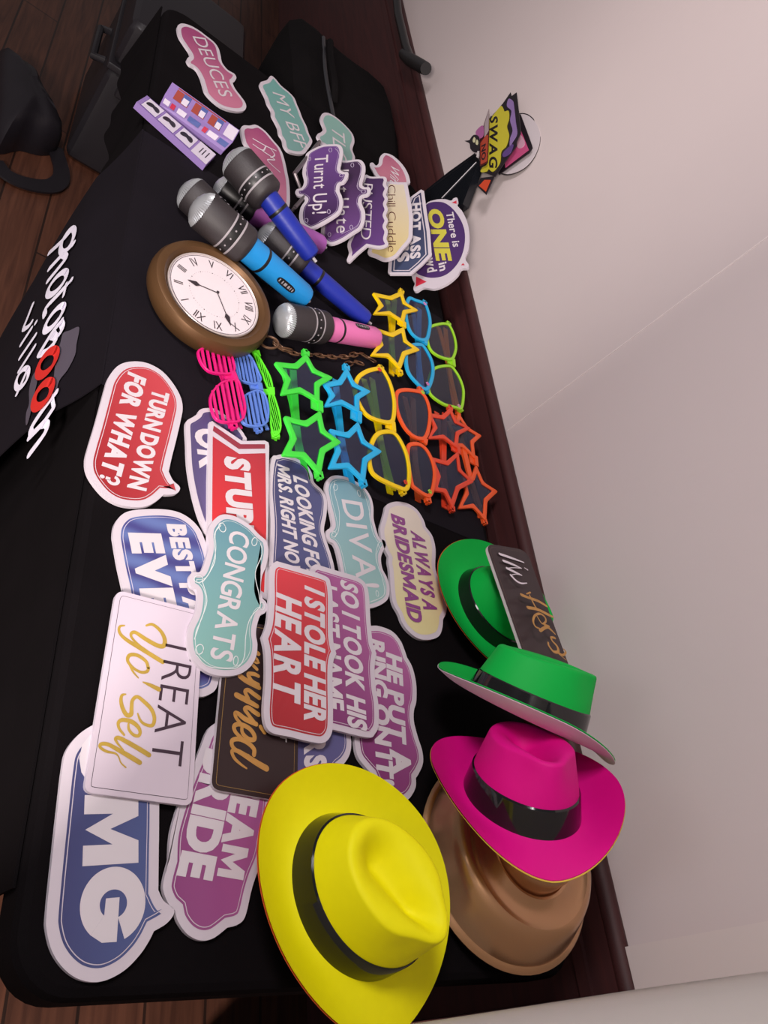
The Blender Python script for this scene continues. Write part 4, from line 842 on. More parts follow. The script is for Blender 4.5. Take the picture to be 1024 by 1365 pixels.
glasses('cat', 'sky blue cat eye glasses with pink flowers, behind the yellow star pair', BLU, [(412, 100), (480, 115), (562, 150), (596, 220), (614, 310), (606, 400), (582, 470), (520, 470), (450, 420), (405, 340), (385, 220)], [(470, 490), (540, 500), (592, 570), (632, 660), (639, 760), (612, 860), (572, 900), (500, 850), (410, 740), (385, 610), (410, 520)], [(560, 470), (558, 505)], (555, 148), (570, 890), c_u3, TZ + 0.0215, 0.0070, LENS_BLUE, spots=[(556, 158), (580, 840)], spotcol=(0.60, 0.2, 0.45), cname='sky_blue')
glasses('cat', 'lime green cat eye glasses, nearest the wall', LIM, [(590, 350), (660, 322), (730, 316), (778, 345), (816, 430), (833, 520), (822, 590), (790, 638), (700, 620), (620, 570), (580, 500), (572, 420)], [(630, 700), (720, 675), (790, 688), (852, 770), (892, 870), (897, 960), (878, 1055), (830, 1050), (720, 1020), (610, 940), (580, 860), (595, 760)], [(795, 630), (800, 692)], (760, 328), (860, 1050), c_u3, TZ + 0.0165, 0.0056, LENS_GREEN, temples=(0.80, 0.22, 0.06), spots=[(848, 1030)], spotcol=(0.60, 0.3, 0.4), cname='lime')
glasses('shutter', 'hot pink shutter glasses with slatted lenses', (0.66, 0.01, 0.17), [(95, 190), (125, 160), (190, 142), (280, 130), (350, 140), (402, 190), (428, 270), (442, 340), (420, 390), (320, 398), (230, 385), (170, 350), (118, 280)], [(208, 600), (250, 520), (320, 462), (400, 440), (470, 450), (510, 560), (537, 680), (530, 770), (490, 825), (400, 840), (310, 832), (250, 790), (215, 700)], [(410, 380), (440, 455)], (285, 132), (420, 850), c_u1, TZ + 0.0225, 0.0032, None, cname='hot_pink')
glasses('shutter', 'periwinkle blue shutter glasses, right of the hot pink pair', (0.10, 0.20, 0.60), [(430, 225), (480, 197), (530, 200), (582, 230), (622, 300), (662, 390), (680, 450), (640, 490), (570, 482), (480, 450), (440, 340)], [(520, 590), (600, 545), (660, 540), (712, 580), (747, 700), (740, 820), (690, 870), (600, 875), (520, 850), (490, 790), (500, 680)], [(650, 480), (665, 550)], (520, 200), (650, 880), c_u1, TZ + 0.0165, 0.0032, None, cname='periwinkle')
gp = flat(TZ + 0.012).at(*c_u1([(720, 560)])[0]); axd = (flat(TZ + .012).at(*c_u1([(800, 900)])[0]) - flat(TZ + .012).at(*c_u1([(620, 230)])[0])).normalized(); gn = axd.cross(Vector((0, 0, 1))); gn = -gn if gn.y > 0 else gn
glasses('shutter', 'bright green shutter glasses standing almost on edge', (0.10, 0.66, 0.02), [(602, 212), (640, 212), (702, 310), (760, 420), (782, 515), (768, 550), (722, 512), (682, 420), (632, 310)], [(735, 592), (780, 568), (812, 640), (846, 760), (857, 880), (830, 948), (780, 950), (755, 870), (744, 700)], [(765, 525), (770, 590)], (625, 212), (800, 945), c_u1, ZG, 0.0030, None, cname='bright_green', tilt=Plane(gp, gn * 0.35 + Vector((0, 0, 0.65))), h=0.004)

# ================================================================== inflatable microphones
M_sil = node_mat('silver_foil', (0.38, 0.39, 0.41), 0.30, metal=0.45, noise=0.12, nscale=60); M_mgrey = node_mat('charcoal_vinyl', (0.026, 0.0205, 0.0225), 0.5, noise=0.25, nscale=900, bump=0.2, bscale=1500)
M_mblk = node_mat('black_vinyl', (0.008, 0.007, 0.008), 0.4); M_stripe = node_mat('grey_print', (0.30, 0.27, 0.29), 0.5)
def mic(label, cap_px, neck_px, tail_px, z0, z1, z2, r, rh, col, panel=None, cname='', headcol=None):
    a = flat(z0).at(*cap_px); n_ = flat(z1).at(*neck_px); e = flat(z2).at(*tail_px)
    ax = (n_ - a).normalized(); hl = (n_ - a).length; t = thing('inflatable_microphone', (a.x, a.y, TZ + 0.001), label, 'microphone', 'inflatable microphones')
    vm = MAT('vinyl_' + cname, col, 0.42, spec=0.45, noise=0.03, nscale=20, bump=0.15, bscale=80); hm = headcol or M_mgrey
    g = Geo(); n = 96; V0 = []
    prof = [(0.0, -0.55 * r), (0.35 * r, -0.50 * r), (0.65 * r, -0.36 * r), (0.86 * r, -0.16 * r), (0.96 * r, 0.02 * r)]
    up = ax.orthogonal().normalized(); vv = ax.cross(up); V = []
    for k, (rr, hh) in enumerate(prof):
        for i in range(n):
            th = 2 * math.pi * i / n; w_ = 1 + (0.026 if i % 2 else -0.026) * (k / 4) ** 2
            V.append(a + ax * hh * (1 + (0.08 if i % 2 else -0.04) * (k == 3)) + (up * math.cos(th) + vv * math.sin(th)) * max(rr * w_, 1e-4))
    g.add(V, [(k * n + i, k * n + (i + 1) % n, (k + 1) * n + (i + 1) % n, (k + 1) * n + i) for k in range(4) for i in range(n)]); g.build('foil_cap', M_sil, t, True)
    g = Geo(); g.lathe([(0.95 * r, 0.0), (1.0 * r, 0.10 * r), (1.0 * r, hl - 0.25 * r), (0.96 * r, hl - 0.08 * r), (0.80 * r, hl + 0.05 * r), (rh * 0.98, hl + 0.10 * r)], a, ax, 40); hd = g.build('head', hm, t, True)
    g = Geo()
    for f_ in (0.50, 0.70): g.lathe([(1.004 * r, hl * f_), (1.012 * r, hl * f_ + 0.0012), (1.012 * r, hl * f_ + 0.0024), (1.004 * r, hl * f_ + 0.0036)], a, ax, 40)
    g2 = Geo(); g2.lathe([(1.003 * r, hl * 0.52), (1.008 * r, hl * 0.53), (1.008 * r, hl * 0.70), (1.003 * r, hl * 0.71)], a, ax, 40)
    for i in range(14):
        th = 2 * math.pi * i / 14; c = a + ax * (hl * 0.615) + (up * math.cos(th) + vv * math.sin(th)) * r * 1.008; g.lathe([(0.0016, -0.001), (0.0016, 0.0006), (0, 0.0008)], c, (up * math.cos(th) + vv * math.sin(th)), 6)
    bandm = g2.build('head_band', M_mblk, t, True); g.build('stripes', M_stripe, bandm, True)
    bx = (e - n_).normalized(); bl = (e - n_).length
    g = Geo(); g.lathe([(rh, -0.01), (rh, 0.3 * bl), (rh * 0.98, 0.6 * bl), (rh * 0.95, bl - 0.012), (rh * 0.85, bl - 0.004), (rh * 0.5, bl), (0, bl + 0.001)], n_, bx, 32); hb = g.build('handle', vm, t, True)
    g = Geo(); g.lathe([(rh * 1.003, 0.20 * bl), (rh * 1.02, 0.20 * bl + 0.001), (rh * 1.02, 0.20 * bl + 0.005), (rh * 1.003, 0.20 * bl + 0.006)], n_, bx, 32); g.build('ring', M_mblk, hb, True)
    if panel:
        c = n_ + bx * bl * 0.58; toC = (CAM - c); toC = (toC - bx * toC.dot(bx)).normalized(); toC.rotate(Matrix.Rotation(math.radians(panel), 3, bx)); s_ = bx.cross(toC)
        g = Geo()
        pts = []
        for k in range(20):
            th = 2 * math.pi * k / 20; X = math.copysign(abs(math.cos(th)) ** 0.6, math.cos(th)) * 0.021; Y = math.copysign(abs(math.sin(th)) ** 0.7, math.sin(th)) * 0.0062; pts.append((X, Y))
        P = [c + bx * x + (s_ * math.sin(y / rh) + toC * math.cos(y / rh)) * (rh * 1.015) for x, y in pts]; g.sheet(P)
        pn = g.build('switch_panel', M_mblk, hb, recalc=False)
        g = Geo()
        for x, w_ in ((-0.016, 0.0022), (-0.009, 0.0025), (-0.002, 0.006), (0.006, 0.004), (0.011, 0.002), (0.016, 0.0022)):
            g.sheet([c + bx * (x + sx * w_ / 2) + s_ * sy * 0.0027 + toC * rh * 1.03 for sx, sy in ((-1, -1), (1, -1), (1, 1), (-1, 1))])
        g.build('switch_print', M_stripe, hb, recalc=False)
    g = Geo(); g.tube([e - bx * 0.002, e + bx * 0.010], 0.003, 8); g.build('valve', MAT('clear_valve', (0.45, 0.42, 0.45), 0.3), t, True)
    return t
mic('inflatable microphone showing only its grey head behind the light blue one', (254, 258), (302, 304), (368, 372), TZ + 0.034, TZ + 0.034, TZ + 0.026, 0.0325, 0.022, (0.10, 0.10, 0.11), cname='grey')
mic('light blue inflatable microphone beside the clock', (270, 280), (329, 330), (408, 398), TZ + 0.090, TZ + 0.082, TZ + 0.046, 0.0330, 0.0235, (0.012, 0.24, 0.60), panel=12, cname='light_blue')
mic('purple inflatable microphone with a black head, crossed by the upper dark blue one', (296, 250), (338, 285), (430, 328), TZ + 0.028, TZ + 0.027, TZ + 0.024, 0.0255, 0.0215, (0.38, 0.10, 0.42), cname='purple', headcol=M_mblk)
mic('dark blue inflatable microphone on top, pointing up to the left', (316, 216), (357, 263), (417, 343), TZ + 0.094, TZ + 0.092, TZ + 0.066, 0.034, 0.0195, (0.010, 0.022, 0.28), cname='dark_blue')
mic('dark blue inflatable microphone lying beside the pink one', (356, 314), (404, 354), (490, 428), TZ + 0.0345, TZ + 0.0335, TZ + 0.0205, 0.0315, 0.0185, (0.012, 0.022, 0.27), cname='dark_blue')
mic('pink inflatable microphone next to the chain', (380, 427), (432, 437), (501, 451), TZ + 0.034, TZ + 0.034, TZ + 0.024, 0.0305, 0.0225, (0.72, 0.17, 0.42), panel=-48, cname='pink')

# ================================================================== pocket watch
wc = flat(TZ + 0.049).at(287.5, 391); wn = Vector((1.016, -0.387, 0)).normalized() * math.sin(math.radians(6)) + Vector((0, 0, math.cos(math.radians(6))))
WP = Plane(wc, wn); wt = thing('pocket_watch_clock', (wc.x, wc.y, TZ + 0.001), 'giant bronze pocket watch clock with roman numerals', 'clock')
M_brz = node_mat('bronze_plastic', (0.130, 0.064, 0.026), 0.40, metal=0.5, noise=0.06, nscale=10); M_face = node_mat('clock_face', (0.68, 0.60, 0.63), 0.5, noise=0.02); M_ink = node_mat('clock_ink', (0.03, 0.02, 0.025), 0.5)
rf = 0.0765
g = Geo(); g.lathe([(0.088, -0.036), (0.097, -0.034), (0.102, -0.026), (0.1035, -0.016), (0.1025, -0.007), (0.098, 0.0015), (0.092, 0.004), (0.086, 0.003), (rf + 0.004, -0.003), (rf + 0.002, -0.006), (0.0, -0.006)], wc, wn, 72); g.build('case', M_brz, wt, True)
g = Geo(); g.lathe([(rf + 0.0015, -0.0055), (rf + 0.0015, -0.0022), (rf + 0.0005, -0.001), (rf - 0.001, -0.002), (rf - 0.001, -0.005)], wc, wn, 72); g.build('bezel', MAT('pale_bezel', (0.55, 0.48, 0.46), 0.3, metal=0.3), wt, True)
g = Geo(); g.lathe([(rf, -0.0058), (rf, -0.0035), (0.0, -0.0035)], wc, wn, 72); fc = g.build('dial', M_face, wt, False)
c8 = lambda p: zc(195, 310, 180 / 1024, p)
d12 = WP.at(*c8([(432, 592)])[0]) - wc; wu = (d12 - wn * d12.dot(wn)).normalized(); wv = wu.cross(wn)     # wu: towards XII, wv: towards III
fl = Plane(wc + wn * -0.0033, wn); g = Geo()
for k, nm in enumerate(['XII', 'I', 'II', 'III', 'IV', 'V', 'VI', 'VII', 'VIII', 'IX', 'X', 'XI']):
    th = math.radians(k * 30); rad = wu * math.cos(th) + wv * math.sin(th); tan = wv * math.cos(th) - wu * math.sin(th)
    G_, W_ = layout(nm, 0.0, 0.10); h_ = 0.0150; sc = h_ / 0.69; sx = sc * 0.70
    for V, F in G_: g.add([fl.p + wn * 0.0004 + rad * (rf * 0.80 + (v[1] - 0.345) * sc) + tan * (v[0] - W_ / 2) * sx for v in V], F)
for k in range(60):
    th = math.radians(k * 6); q = fl.p + wn * 0.0003 + (wu * math.cos(th) + wv * math.sin(th)) * rf * 0.56; rr = 0.0009 if k % 5 == 0 else 0.0004
    g.sheet([q + (wu * math.cos(a) + wv * math.sin(a)) * rr for a in [i * math.pi / 3 for i in range(6)]])
n_ = 72; g.add([fl.p + wn * 0.0003 + (wu * math.cos(2 * math.pi * i / n_) + wv * math.sin(2 * math.pi * i / n_)) * r for r in (rf * 0.955, rf * 0.965) for i in range(n_)], [(i, (i + 1) % n_, n_ + (i + 1) % n_, n_ + i) for i in range(n_)])
g.build('numerals', M_ink, fc, recalc=False)
def hand(tip, spade, name):
    p = fl.at(*c8([(540, 455)])[0], 0.0012); q = fl.at(*c8([tip])[0], 0.0012); m = fl.at(*c8([spade])[0], 0.0012); d = (q - p).normalized(); s_ = wn.cross(d); b = m - d * 0.008
    g = Geo(); g.prism([p + s_ * 0.0005, b + s_ * 0.0005, m - d * 0.002 + s_ * 0.0045, m + s_ * 0.0042, q, m - s_ * 0.0042, m - d * 0.002 - s_ * 0.0045, b - s_ * 0.0005, p - s_ * 0.0005], [v - wn * 0.0006 for v in [p + s_ * 0.0005, b + s_ * 0.0005, m - d * 0.002 + s_ * 0.0045, m + s_ * 0.0042, q, m - s_ * 0.0042, m - d * 0.002 - s_ * 0.0045, b - s_ * 0.0005, p - s_ * 0.0005]]); g.build(name, M_ink, wt)
hand((315, 356), (372, 383), 'hour_hand'); hand((642, 705), (618, 645), 'minute_hand')
g = Geo(); g.lathe([(0.0022, 0), (0.0022, 0.002), (0, 0.0024)], fl.at(*c8([(540, 455)])[0]), wn, 16); g.build('centre_pin', M_ink, wt)
# ring and chain
c_u5 = lambda p: zc(340, 430, 180 / 1024, p)
ch = thing('watch_chain', flat(TZ).at(405, 470), 'bronze plastic chain running from the pocket watch', 'chain')
M_chain = node_mat('bronze_chain', (0.15, 0.075, 0.040), 0.4, metal=0.4)
rc = flat(TZ + 0.014).at(*c_u5([(108, 150)])[0]); g = Geo()
g.tube([rc + Vector((0.014 * math.cos(a), 0.014 * math.sin(a), 0.006 * math.sin(a))) for a in [k * math.pi / 10 for k in range(20)]], 0.0022, 8, True); g.build('bow_ring', M_chain, ch, True)
cp = [flat(TZ + 0.006).at(*q) for q in c_u5([(150, 165), (200, 200), (260, 225), (330, 238), (400, 240), (480, 247), (560, 258), (640, 262), (715, 255), (780, 232), (830, 245), (880, 285), (925, 300)])]
cq = [flat(TZ + 0.005).at(*q) for q in c_u5([(150, 150), (185, 165), (235, 215), (290, 190)])]
cr_ = [flat(TZ + 0.005).at(*q) for q in c_u5([(695, 320), (745, 298), (810, 310), (860, 335)])]
ck = [flat(TZ + 0.005).at(*q) for q in c_u5([(560, 375), (620, 372), (680, 350)])]
def chain(pts, pitch=0.0155):
    Q = smooth_open([tuple(p) for p in pts], 12); Q = [Vector(q) for q in Q]; acc = 0; last = Q[0]; k = 0; out = [Q[0]]
    for q in Q[1:]:
        if (q - out[-1]).length >= pitch: out.append(q)
    for i in range(len(out) - 1):
        a, b = out[i], out[i + 1]; d = (b - a).normalized(); up = Vector((0, 0, 1)); s_ = d.cross(up).normalized(); n2 = (s_ * 0.94 + up * 0.34) if i % 2 == 0 else (s_ * 0.55 + up * 0.83); n2.normalize()
        c = (a + b) / 2; lh = pitch * 0.72; lw = 0.0062
        path = [c + d * (math.copysign(abs(math.cos(t_)) ** 0.7, math.cos(t_)) * lh) + n2 * (math.copysign(abs(math.sin(t_)) ** 0.8, math.sin(t_)) * lw) for t_ in [j * math.pi / 9 for j in range(18)]]
        g = Geo(); g.tube(path, 0.0015, 6, True); g.build('chain_link', M_chain, ch, True)
for c_ in (cp, cq, cr_): chain(c_)

# ================================================================== two slim boxes
def slab_box(quad, zt, hgt): 
    P = [flat(zt).at(*q) for q in quad]; return P, [p - Vector((0, 0, hgt)) for p in P]
c4 = lambda p: zc(170, 90, 170 / 1024, p)
M_lil = node_mat('lilac_print', (0.26, 0.17, 0.42), 0.4, noise=0.05); M_pw = node_mat('pale_print', (0.62, 0.56, 0.66), 0.4); M_bk = node_mat('black_print', (0.02, 0.015, 0.025), 0.4); M_rd = node_mat('brick_print', (0.30, 0.055, 0.04), 0.4); M_bl = node_mat('blue_print', (0.07, 0.10, 0.30), 0.4); M_vi = node_mat('violet_print', (0.14, 0.07, 0.30), 0.4)
def lerp4(P, u, v): return (P[0] * (1 - u) + P[3] * u) * (1 - v) + (P[1] * (1 - u) + P[2] * u) * v
def patch(g, P, u0, u1, v0, v1, mi, lift=0.0004): 
    n = (P[1] - P[0]).cross(P[3] - P[0]).normalized(); n = n if n.z > 0 else -n
    g.sheet([lerp4(P, u, v) + n * lift for u, v in ((u0, v0), (u1, v0), (u1, v1), (u0, v1))], mi)
P, Q = slab_box(c4([(72, 276), (158, 224), (712, 700), (630, 784)]), TZ + 0.015, 0.0135)
b1 = thing('slim_prop_box', (sum(P, Vector()) / 4 - Vector((0, 0, .0135))), 'slim lilac box with three dark moustache pictures', 'box', 'boxes of props'); g = Geo(); g.prism(P, Q); g.build('carton', M_lil, b1)
g = Geo(); patch(g, P, 0.02, 0.98, 0.06, 0.94, 1, .0003)
for u0, u1 in ((0.05, 0.25), (0.28, 0.50), (0.53, 0.74)): patch(g, P, u0 - .006, u1 + .006, 0.04, 0.97, 2, .0004); patch(g, P, u0, u1, 0.08, 0.94, 0, .0006)
patch(g, P, 0.77, 0.995, 0.01, 0.99, 0, .0006)
for u, v in ((0.15, 0.55), (0.38, 0.55), (0.63, 0.55)):
    g.sheet([lerp4(P, u + 0.085 * math.cos(a), v + 0.20 * math.sin(a) * (0.55 + 0.75 * abs(math.cos(a))) - 0.05 * math.cos(2 * a)) + Vector((0, 0, .0009)) for a in [k * math.pi / 12 for k in range(24)]], 3)
for u in (0.84, 0.88, 0.93): patch(g, P, u, u + 0.012, 0.3, 0.75, 3, .0009)
g.build('printed_panel', [M_pw, M_lil, M_vi, M_bk], b1, recalc=False)
# second box leans on its long side: a tall face and a narrow face
A = [flat(TZ + .012).at(*q) for q in c4([(262, 300), (770, 672)])]; B = [flat(TZ + .034).at(*q) for q in c4([(300, 215), (845, 600)])]; C_ = [flat(TZ + .046).at(*q) for q in c4([(360, 118), (900, 505)])]
b2 = thing('slim_prop_box', ((A[0] + C_[1]) / 2 - Vector((0, 0, .03))), 'slim violet box with three brick red pictures, behind the lilac box', 'box', 'boxes of props')
dn = Vector((0, 0, -0.010)); g = Geo(); top1 = [A[0], B[0], B[1], A[1]]; top2 = [B[0], C_[0], C_[1], B[1]]
lo = [Vector((v.x, v.y, TZ + 0.002)) for v in (A[0], A[1], C_[1], C_[0])]
g.add([A[0], A[1], B[1], B[0], C_[1], C_[0]] + lo, [(0, 1, 2, 3), (3, 2, 4, 5), (0, 6, 7, 1), (5, 4, 8, 9), (0, 3, 5, 9, 6), (1, 7, 8, 4, 2), (6, 9, 8, 7)]); g.build('carton', M_lil, b2)
g = Geo()
for u0, u1 in ((0.10, 0.30), (0.36, 0.54), (0.60, 0.78)):
    patch(g, top2, u0, u1, 0.08, 0.80, 1, .0005); patch(g, top2, (u0 + u1) / 2, u1, 0.25, 0.82, 2, .0008); patch(g, top2, u0 + 0.55 * (u1 - u0), u1 - 0.01, 0.10, 0.55, 0, .0011)
patch(g, top2, 0.84, 0.99, 0.05, 0.95, 0, .0005); patch(g, top2, 0.10, 0.8, 0.86, 0.94, 1, .0006)
for u0, u1, m_ in ((0.02, 0.10, 0), (0.12, 0.18, 4), (0.22, 0.34, 0), (0.38, 0.55, 2), (0.60, 0.66, 4), (0.68, 0.82, 0), (0.84, 0.98, 2)): patch(g, top1, u0, u1, 0.30, 0.75, m_, .0005)
g.build('printed_panel', [M_pw, M_rd, M_bl, M_vi, MAT('crimson_print', (0.45, 0.02, 0.06), 0.4)], b2, recalc=False)

# ================================================================== comic signs standing against the wall
k7 = 110 / 1024; c7 = lambda p: zc(620, 120, k7, p)
def upright(y, deg=82): return lean(0.9, y, -1.8, deg)
def cut(t, pl, pts, name, col, lift, n=5, thick=0.0015, sm=True):
    g = Geo(); q = smooth(c7(pts), n) if sm else c7(pts); P = [pl.at(x, y, lift) for x, y in [(a[0], a[1]) for a in q]]; g.prism(P, [p - pl.n * thick for p in P]); return g.build(name, MAT('comic_' + name + '_%d' % int(col[0] * 1000 + col[1] * 100 + col[2] * 10), col, 0.4), t)
BLK = (0.012, 0.008, 0.012)
W0 = upright(0.826)
t = thing('comic_prop_sign', W0.at(*c7([(690, 700)])[0]), 'round white sign with a black edge, rearmost of the comic signs on the wall', 'sign', 'comic prop signs')
circ = [(690, 285), (790, 305), (880, 390), (930, 490), (940, 580), (920, 700), (850, 850), (740, 970), (600, 1040), (480, 1050), (390, 990), (360, 850), (400, 620), (500, 420), (590, 320)]
cut(t, W0, circ, 'backing', BLK, 0.0); cut(t, W0, [(690 + (x - 660) * .965 - 30 + 0, 670 + (y - 670) * .965) for x, y in circ], 'white_face', (0.60, 0.53, 0.56), 0.002)
W1 = upright(0.812)
t = thing('comic_prop_sign', W1.at(*c7([(640, 800)])[0]), 'pink square comic sign with a thick black edge, behind the SWAG sign', 'sign', 'comic prop signs')
cut(t, W1, [(660, 300, 1), (690, 300, 1), (830, 680, 1), (838, 720, 1), (800, 775, 1), (420, 1050, 1), (380, 900, 1)], 'backing', BLK, 0.0, 1)
cut(t, W1, [(640, 420, 1), (700, 520, 1), (790, 740, 1), (500, 960, 1), (480, 800, 1)], 'pink_face', (0.50, 0.075, 0.20), 0.002, 1); cut(t, W1, [(690, 560), (740, 640), (720, 700), (660, 720), (640, 640)], 'pale_patch', (0.55, 0.30, 0.40), 0.0035)
W2 = upright(0.79)
t = thing('comic_prop_sign', W2.at(*c7([(440, 700)])[0]), 'purple comic burst sign reading SWAG on a yellow cloud', 'sign', 'comic prop signs')
cut(t, W2, [(565, 28, 1), (578, 75, 1), (640, 28, 1), (668, 270, 1), (692, 530, 1), (640, 640, 1), (640, 690, 1), (560, 800, 1), (372, 1075, 1), (260, 1030, 1), (180, 1005, 1), (200, 930, 1), (285, 370, 1), (380, 270, 1), (470, 165, 1)], 'backing', BLK, 0.0, 1)
cut(t, W2, [(540, 110), (590, 130), (605, 180), (630, 400), (645, 540), (590, 640), (555, 700), (560, 600), (590, 500), (560, 380), (575, 260), (520, 200)], 'purple_face', (0.24, 0.15, 0.36), 0.002)
cut(t, W2, [(560, 690), (600, 680), (560, 780), (480, 830), (470, 780)], 'purple_patch', (0.10, 0.05, 0.20), 0.002)
cut(t, W2, [(412, 232), (452, 197), (478, 235), (490, 265), (540, 258), (546, 350), (520, 450), (546, 560), (512, 690), (450, 760), (432, 900), (345, 1010), (292, 980), (262, 1010), (195, 1015), (215, 960), (270, 920), (262, 800), (290, 600), (300, 380), (360, 300)], 'yellow_cloud', (0.50, 0.44, 0.03), 0.002)
g = Geo(); q = c7([(312, 325), (302, 962), (408, 325)]); letters(g, W2, 'SWAG', q[0], q[1], q[2], off=0.03, gap=0.07, lift=0.0026); g.build('lettering', MAT('letter_black', BLK, 0.45), t, recalc=False)
cut(t, W2, [(148, 1190, 1), (195, 1090, 1), (365, 1070, 1), (262, 1300, 1)], 'tail_backing', BLK, 0.001, 1); cut(t, W2, [(172, 1188, 1), (240, 1115, 1), (315, 1115, 1), (255, 1258, 1)], 'orange_tail', (0.56, 0.06, 0.02), 0.003, 1)
W3 = upright(0.775)
t = thing('comic_prop_sign', W3.at(*c7([(230, 740)])[0]), 'red comic sign with a grey spike, left of the SWAG sign', 'sign', 'comic prop signs')
cut(t, W3, [(178, 640, 1), (235, 420, 1), (296, 235, 1), (300, 480, 1), (280, 900, 1), (185, 945, 1)], 'backing', (0.06, 0.012, 0.012), 0.0, 1); cut(t, W3, [(190, 660, 1), (260, 560, 1), (285, 560, 1), (270, 880, 1), (195, 920, 1)], 'red_face', (0.36, 0.05, 0.025), 0.002, 1); cut(t, W3, [(240, 430, 1), (294, 245, 1), (290, 500, 1), (240, 580, 1)], 'grey_spike', (0.34, 0.27, 0.29), 0.002, 1)
g = Geo(); q = c7([(205, 690), (205, 880), (258, 660)]); letters(g, W3, 'NO', q[0], q[1], q[2], off=0.03, gap=0.08, lift=0.0026); g.build('lettering', MAT('letter_black', BLK, 0.45), t, recalc=False)
W4 = upright(0.765)
t = thing('comic_prop_sign', W4.at(*c7([(110, 680)])[0]), 'black spiky comic cutout with two pale eyes and a pink edge', 'sign', 'comic prop signs')
cut(t, W4, [(132, 545), (150, 490), (222, 440), (225, 560), (170, 600)], 'pink_patch', (0.34, 0.10, 0.26), -0.002); cut(t, W4, [(-5, 630, 1), (55, 622, 1), (90, 570), (130, 555), (175, 590), (178, 740), (120, 772), (70, 735), (60, 680), (50, 655, 1)], 'backing', BLK, 0.0)
cut(t, W4, [(95, 620), (112, 585), (128, 600), (120, 640), (102, 648)], 'eye', (0.55, 0.52, 0.33), 0.002); cut(t, W4, [(132, 660), (146, 615), (160, 630), (158, 665), (142, 678)], 'eye', (0.55, 0.52, 0.33), 0.002); cut(t, W4, [(140, 830, 1), (155, 755, 1), (172, 760, 1), (165, 845, 1)], 'white_tip', (0.55, 0.5, 0.5), 0.002, 1)
# black glossy holder
hb_ = flat(TZ + 0.003).at(566, 268); ht = Plane((0, 0.77, 0), (0, -1, 0)).at(637, 205)
hd = thing('black_prop_holder', hb_, 'glossy black tapered holder leaning up to the comic signs', 'holder')
M_hold = node_mat('glossy_black', (0.008, 0.009, 0.012), 0.12, spec=0.6); ax = (ht - hb_).normalized(); s_ = ax.cross(Vector((0, -0.7, 0.7))).normalized(); o_ = s_.cross(ax)
if o_.dot(CAM - hb_) < 0: o_ = -o_
o_ = Vector((0, -1, 0)); hb_ = Vector((hb_.x, 0.82, hb_.z)); HPn = Plane(hb_ + o_ * 0.02, o_); g = Geo(); fr_ = [HPn.at(*q) for q in ((552, 268), (563, 257), (598, 229), (633, 204), (638, 213), (628, 243), (617, 272), (590, 290))]
g.prism(fr_, [p - o_ * 0.022 for p in fr_]); g.build('holder_body', M_hold, hd)
HP2 = Plane(hb_ + o_ * 0.0212, o_); g = Geo(); g.tube([HP2.at(589, 264), HP2.at(612, 240), HP2.at(635, 216)], 0.0011, 6); g.build('painted_highlight', MAT('highlight_paint', (0.70, 0.66, 0.70), 0.3), hd)  # thin pale strip paints the gloss highlight onto the holder
g = Geo(); g.tube([HP2.at(571, 254), HP2.at(632, 208)], 0.0022, 6); g.build('edge', M_hold, hd)
# wire rack whose bars show beside the leaning row
rk = thing('wire_sign_rack', flat(TZ).at(400, 262), 'grey wire rack bars holding the leaning row of signs', 'rack'); M_wire = node_mat('grey_wire', (0.20, 0.17, 0.18), 0.35, metal=0.6)
a = flat(TZ + 0.022).at(393, 231); b = flat(TZ + 0.030).at(426, 189); g = Geo(); g.tube([a, b], 0.0045, 8); g.build('rack_bar', M_wire, rk, True)
c = flat(TZ + 0.012).at(393, 277); d = flat(TZ + 0.02).at(410, 258); g = Geo(); g.tube([c, d], 0.0045, 8); g.build('rack_bar', M_wire, rk, True)
g = Geo(); g.tube([a, flat(TZ + 0.012).at(398, 245), Vector((flat(TZ).at(402, 262).x, flat(TZ).at(402, 262).y, TZ + 0.005))], 0.004, 8); g.build('rack_leg', M_wire, rk, True)
g = Geo(); g.tube([b, Vector((b.x, b.y, TZ + 0.004))], 0.004, 8); g.build('rack_leg', M_wire, rk, True)
g = Geo(); g.tube([c, Vector((c.x, c.y, TZ + 0.004))], 0.004, 8); g.build('rack_leg', M_wire, rk, True)

# ================================================================== far end of the room
def soft_box(name, parent, c, size, mat, r, sub=3, puff=0.0, rotz=0.0):
    bm = bmesh.new(); bmesh.ops.create_cube(bm, size=1.0)
    for v in bm.verts: v.co = Vector((v.co.x * size[0], v.co.y * size[1], v.co.z * size[2]))
    bmesh.ops.bevel(bm, geom=list(bm.edges), offset=r, segments=sub, profile=0.6, affect='EDGES')
    if puff:
        bmesh.ops.subdivide_edges(bm, edges=list(bm.edges), cuts=3, use_grid_fill=True)
        for v in bm.verts:
            q = v.co; v.co = q + Vector((q.x, q.y, q.z)).normalized() * puff * (math.sin(q.x * 9 + q.z * 7) + math.sin(q.y * 11 - q.z * 5)) * 0.5
    rot = Matrix.Rotation(rotz, 3, 'Z'); off = Vector(c) - wloc(parent)
    for v in bm.verts: v.co = rot @ v.co + off
    me = bpy.data.meshes.new(name); bm.to_mesh(me); bm.free(); me.materials.append(mat)
    for p in me.polygons: p.use_smooth = True
    try: me.set_sharp_from_angle(angle=math.radians(35))
    except Exception: pass
    o = bpy.data.objects.new(name, me); COL.objects.link(o); o.parent = parent; return o
M_case = node_mat('hard_black_plastic', (0.014, 0.012, 0.015), 0.42, spec=0.4, bump=0.1, bscale=300)
case = thing('hard_equipment_case', (-2.51, 0.178, 0), 'black hard plastic equipment case standing on the floor past the table end', 'case')
soft_box('case_body', case, (-2.51, 0.178, 0.170), (0.48, 0.355, 0.335), M_case, 0.035)
soft_box('case_lid', case, (-2.51, 0.178, 0.418), (0.48, 0.355, 0.145), M_case, 0.035)
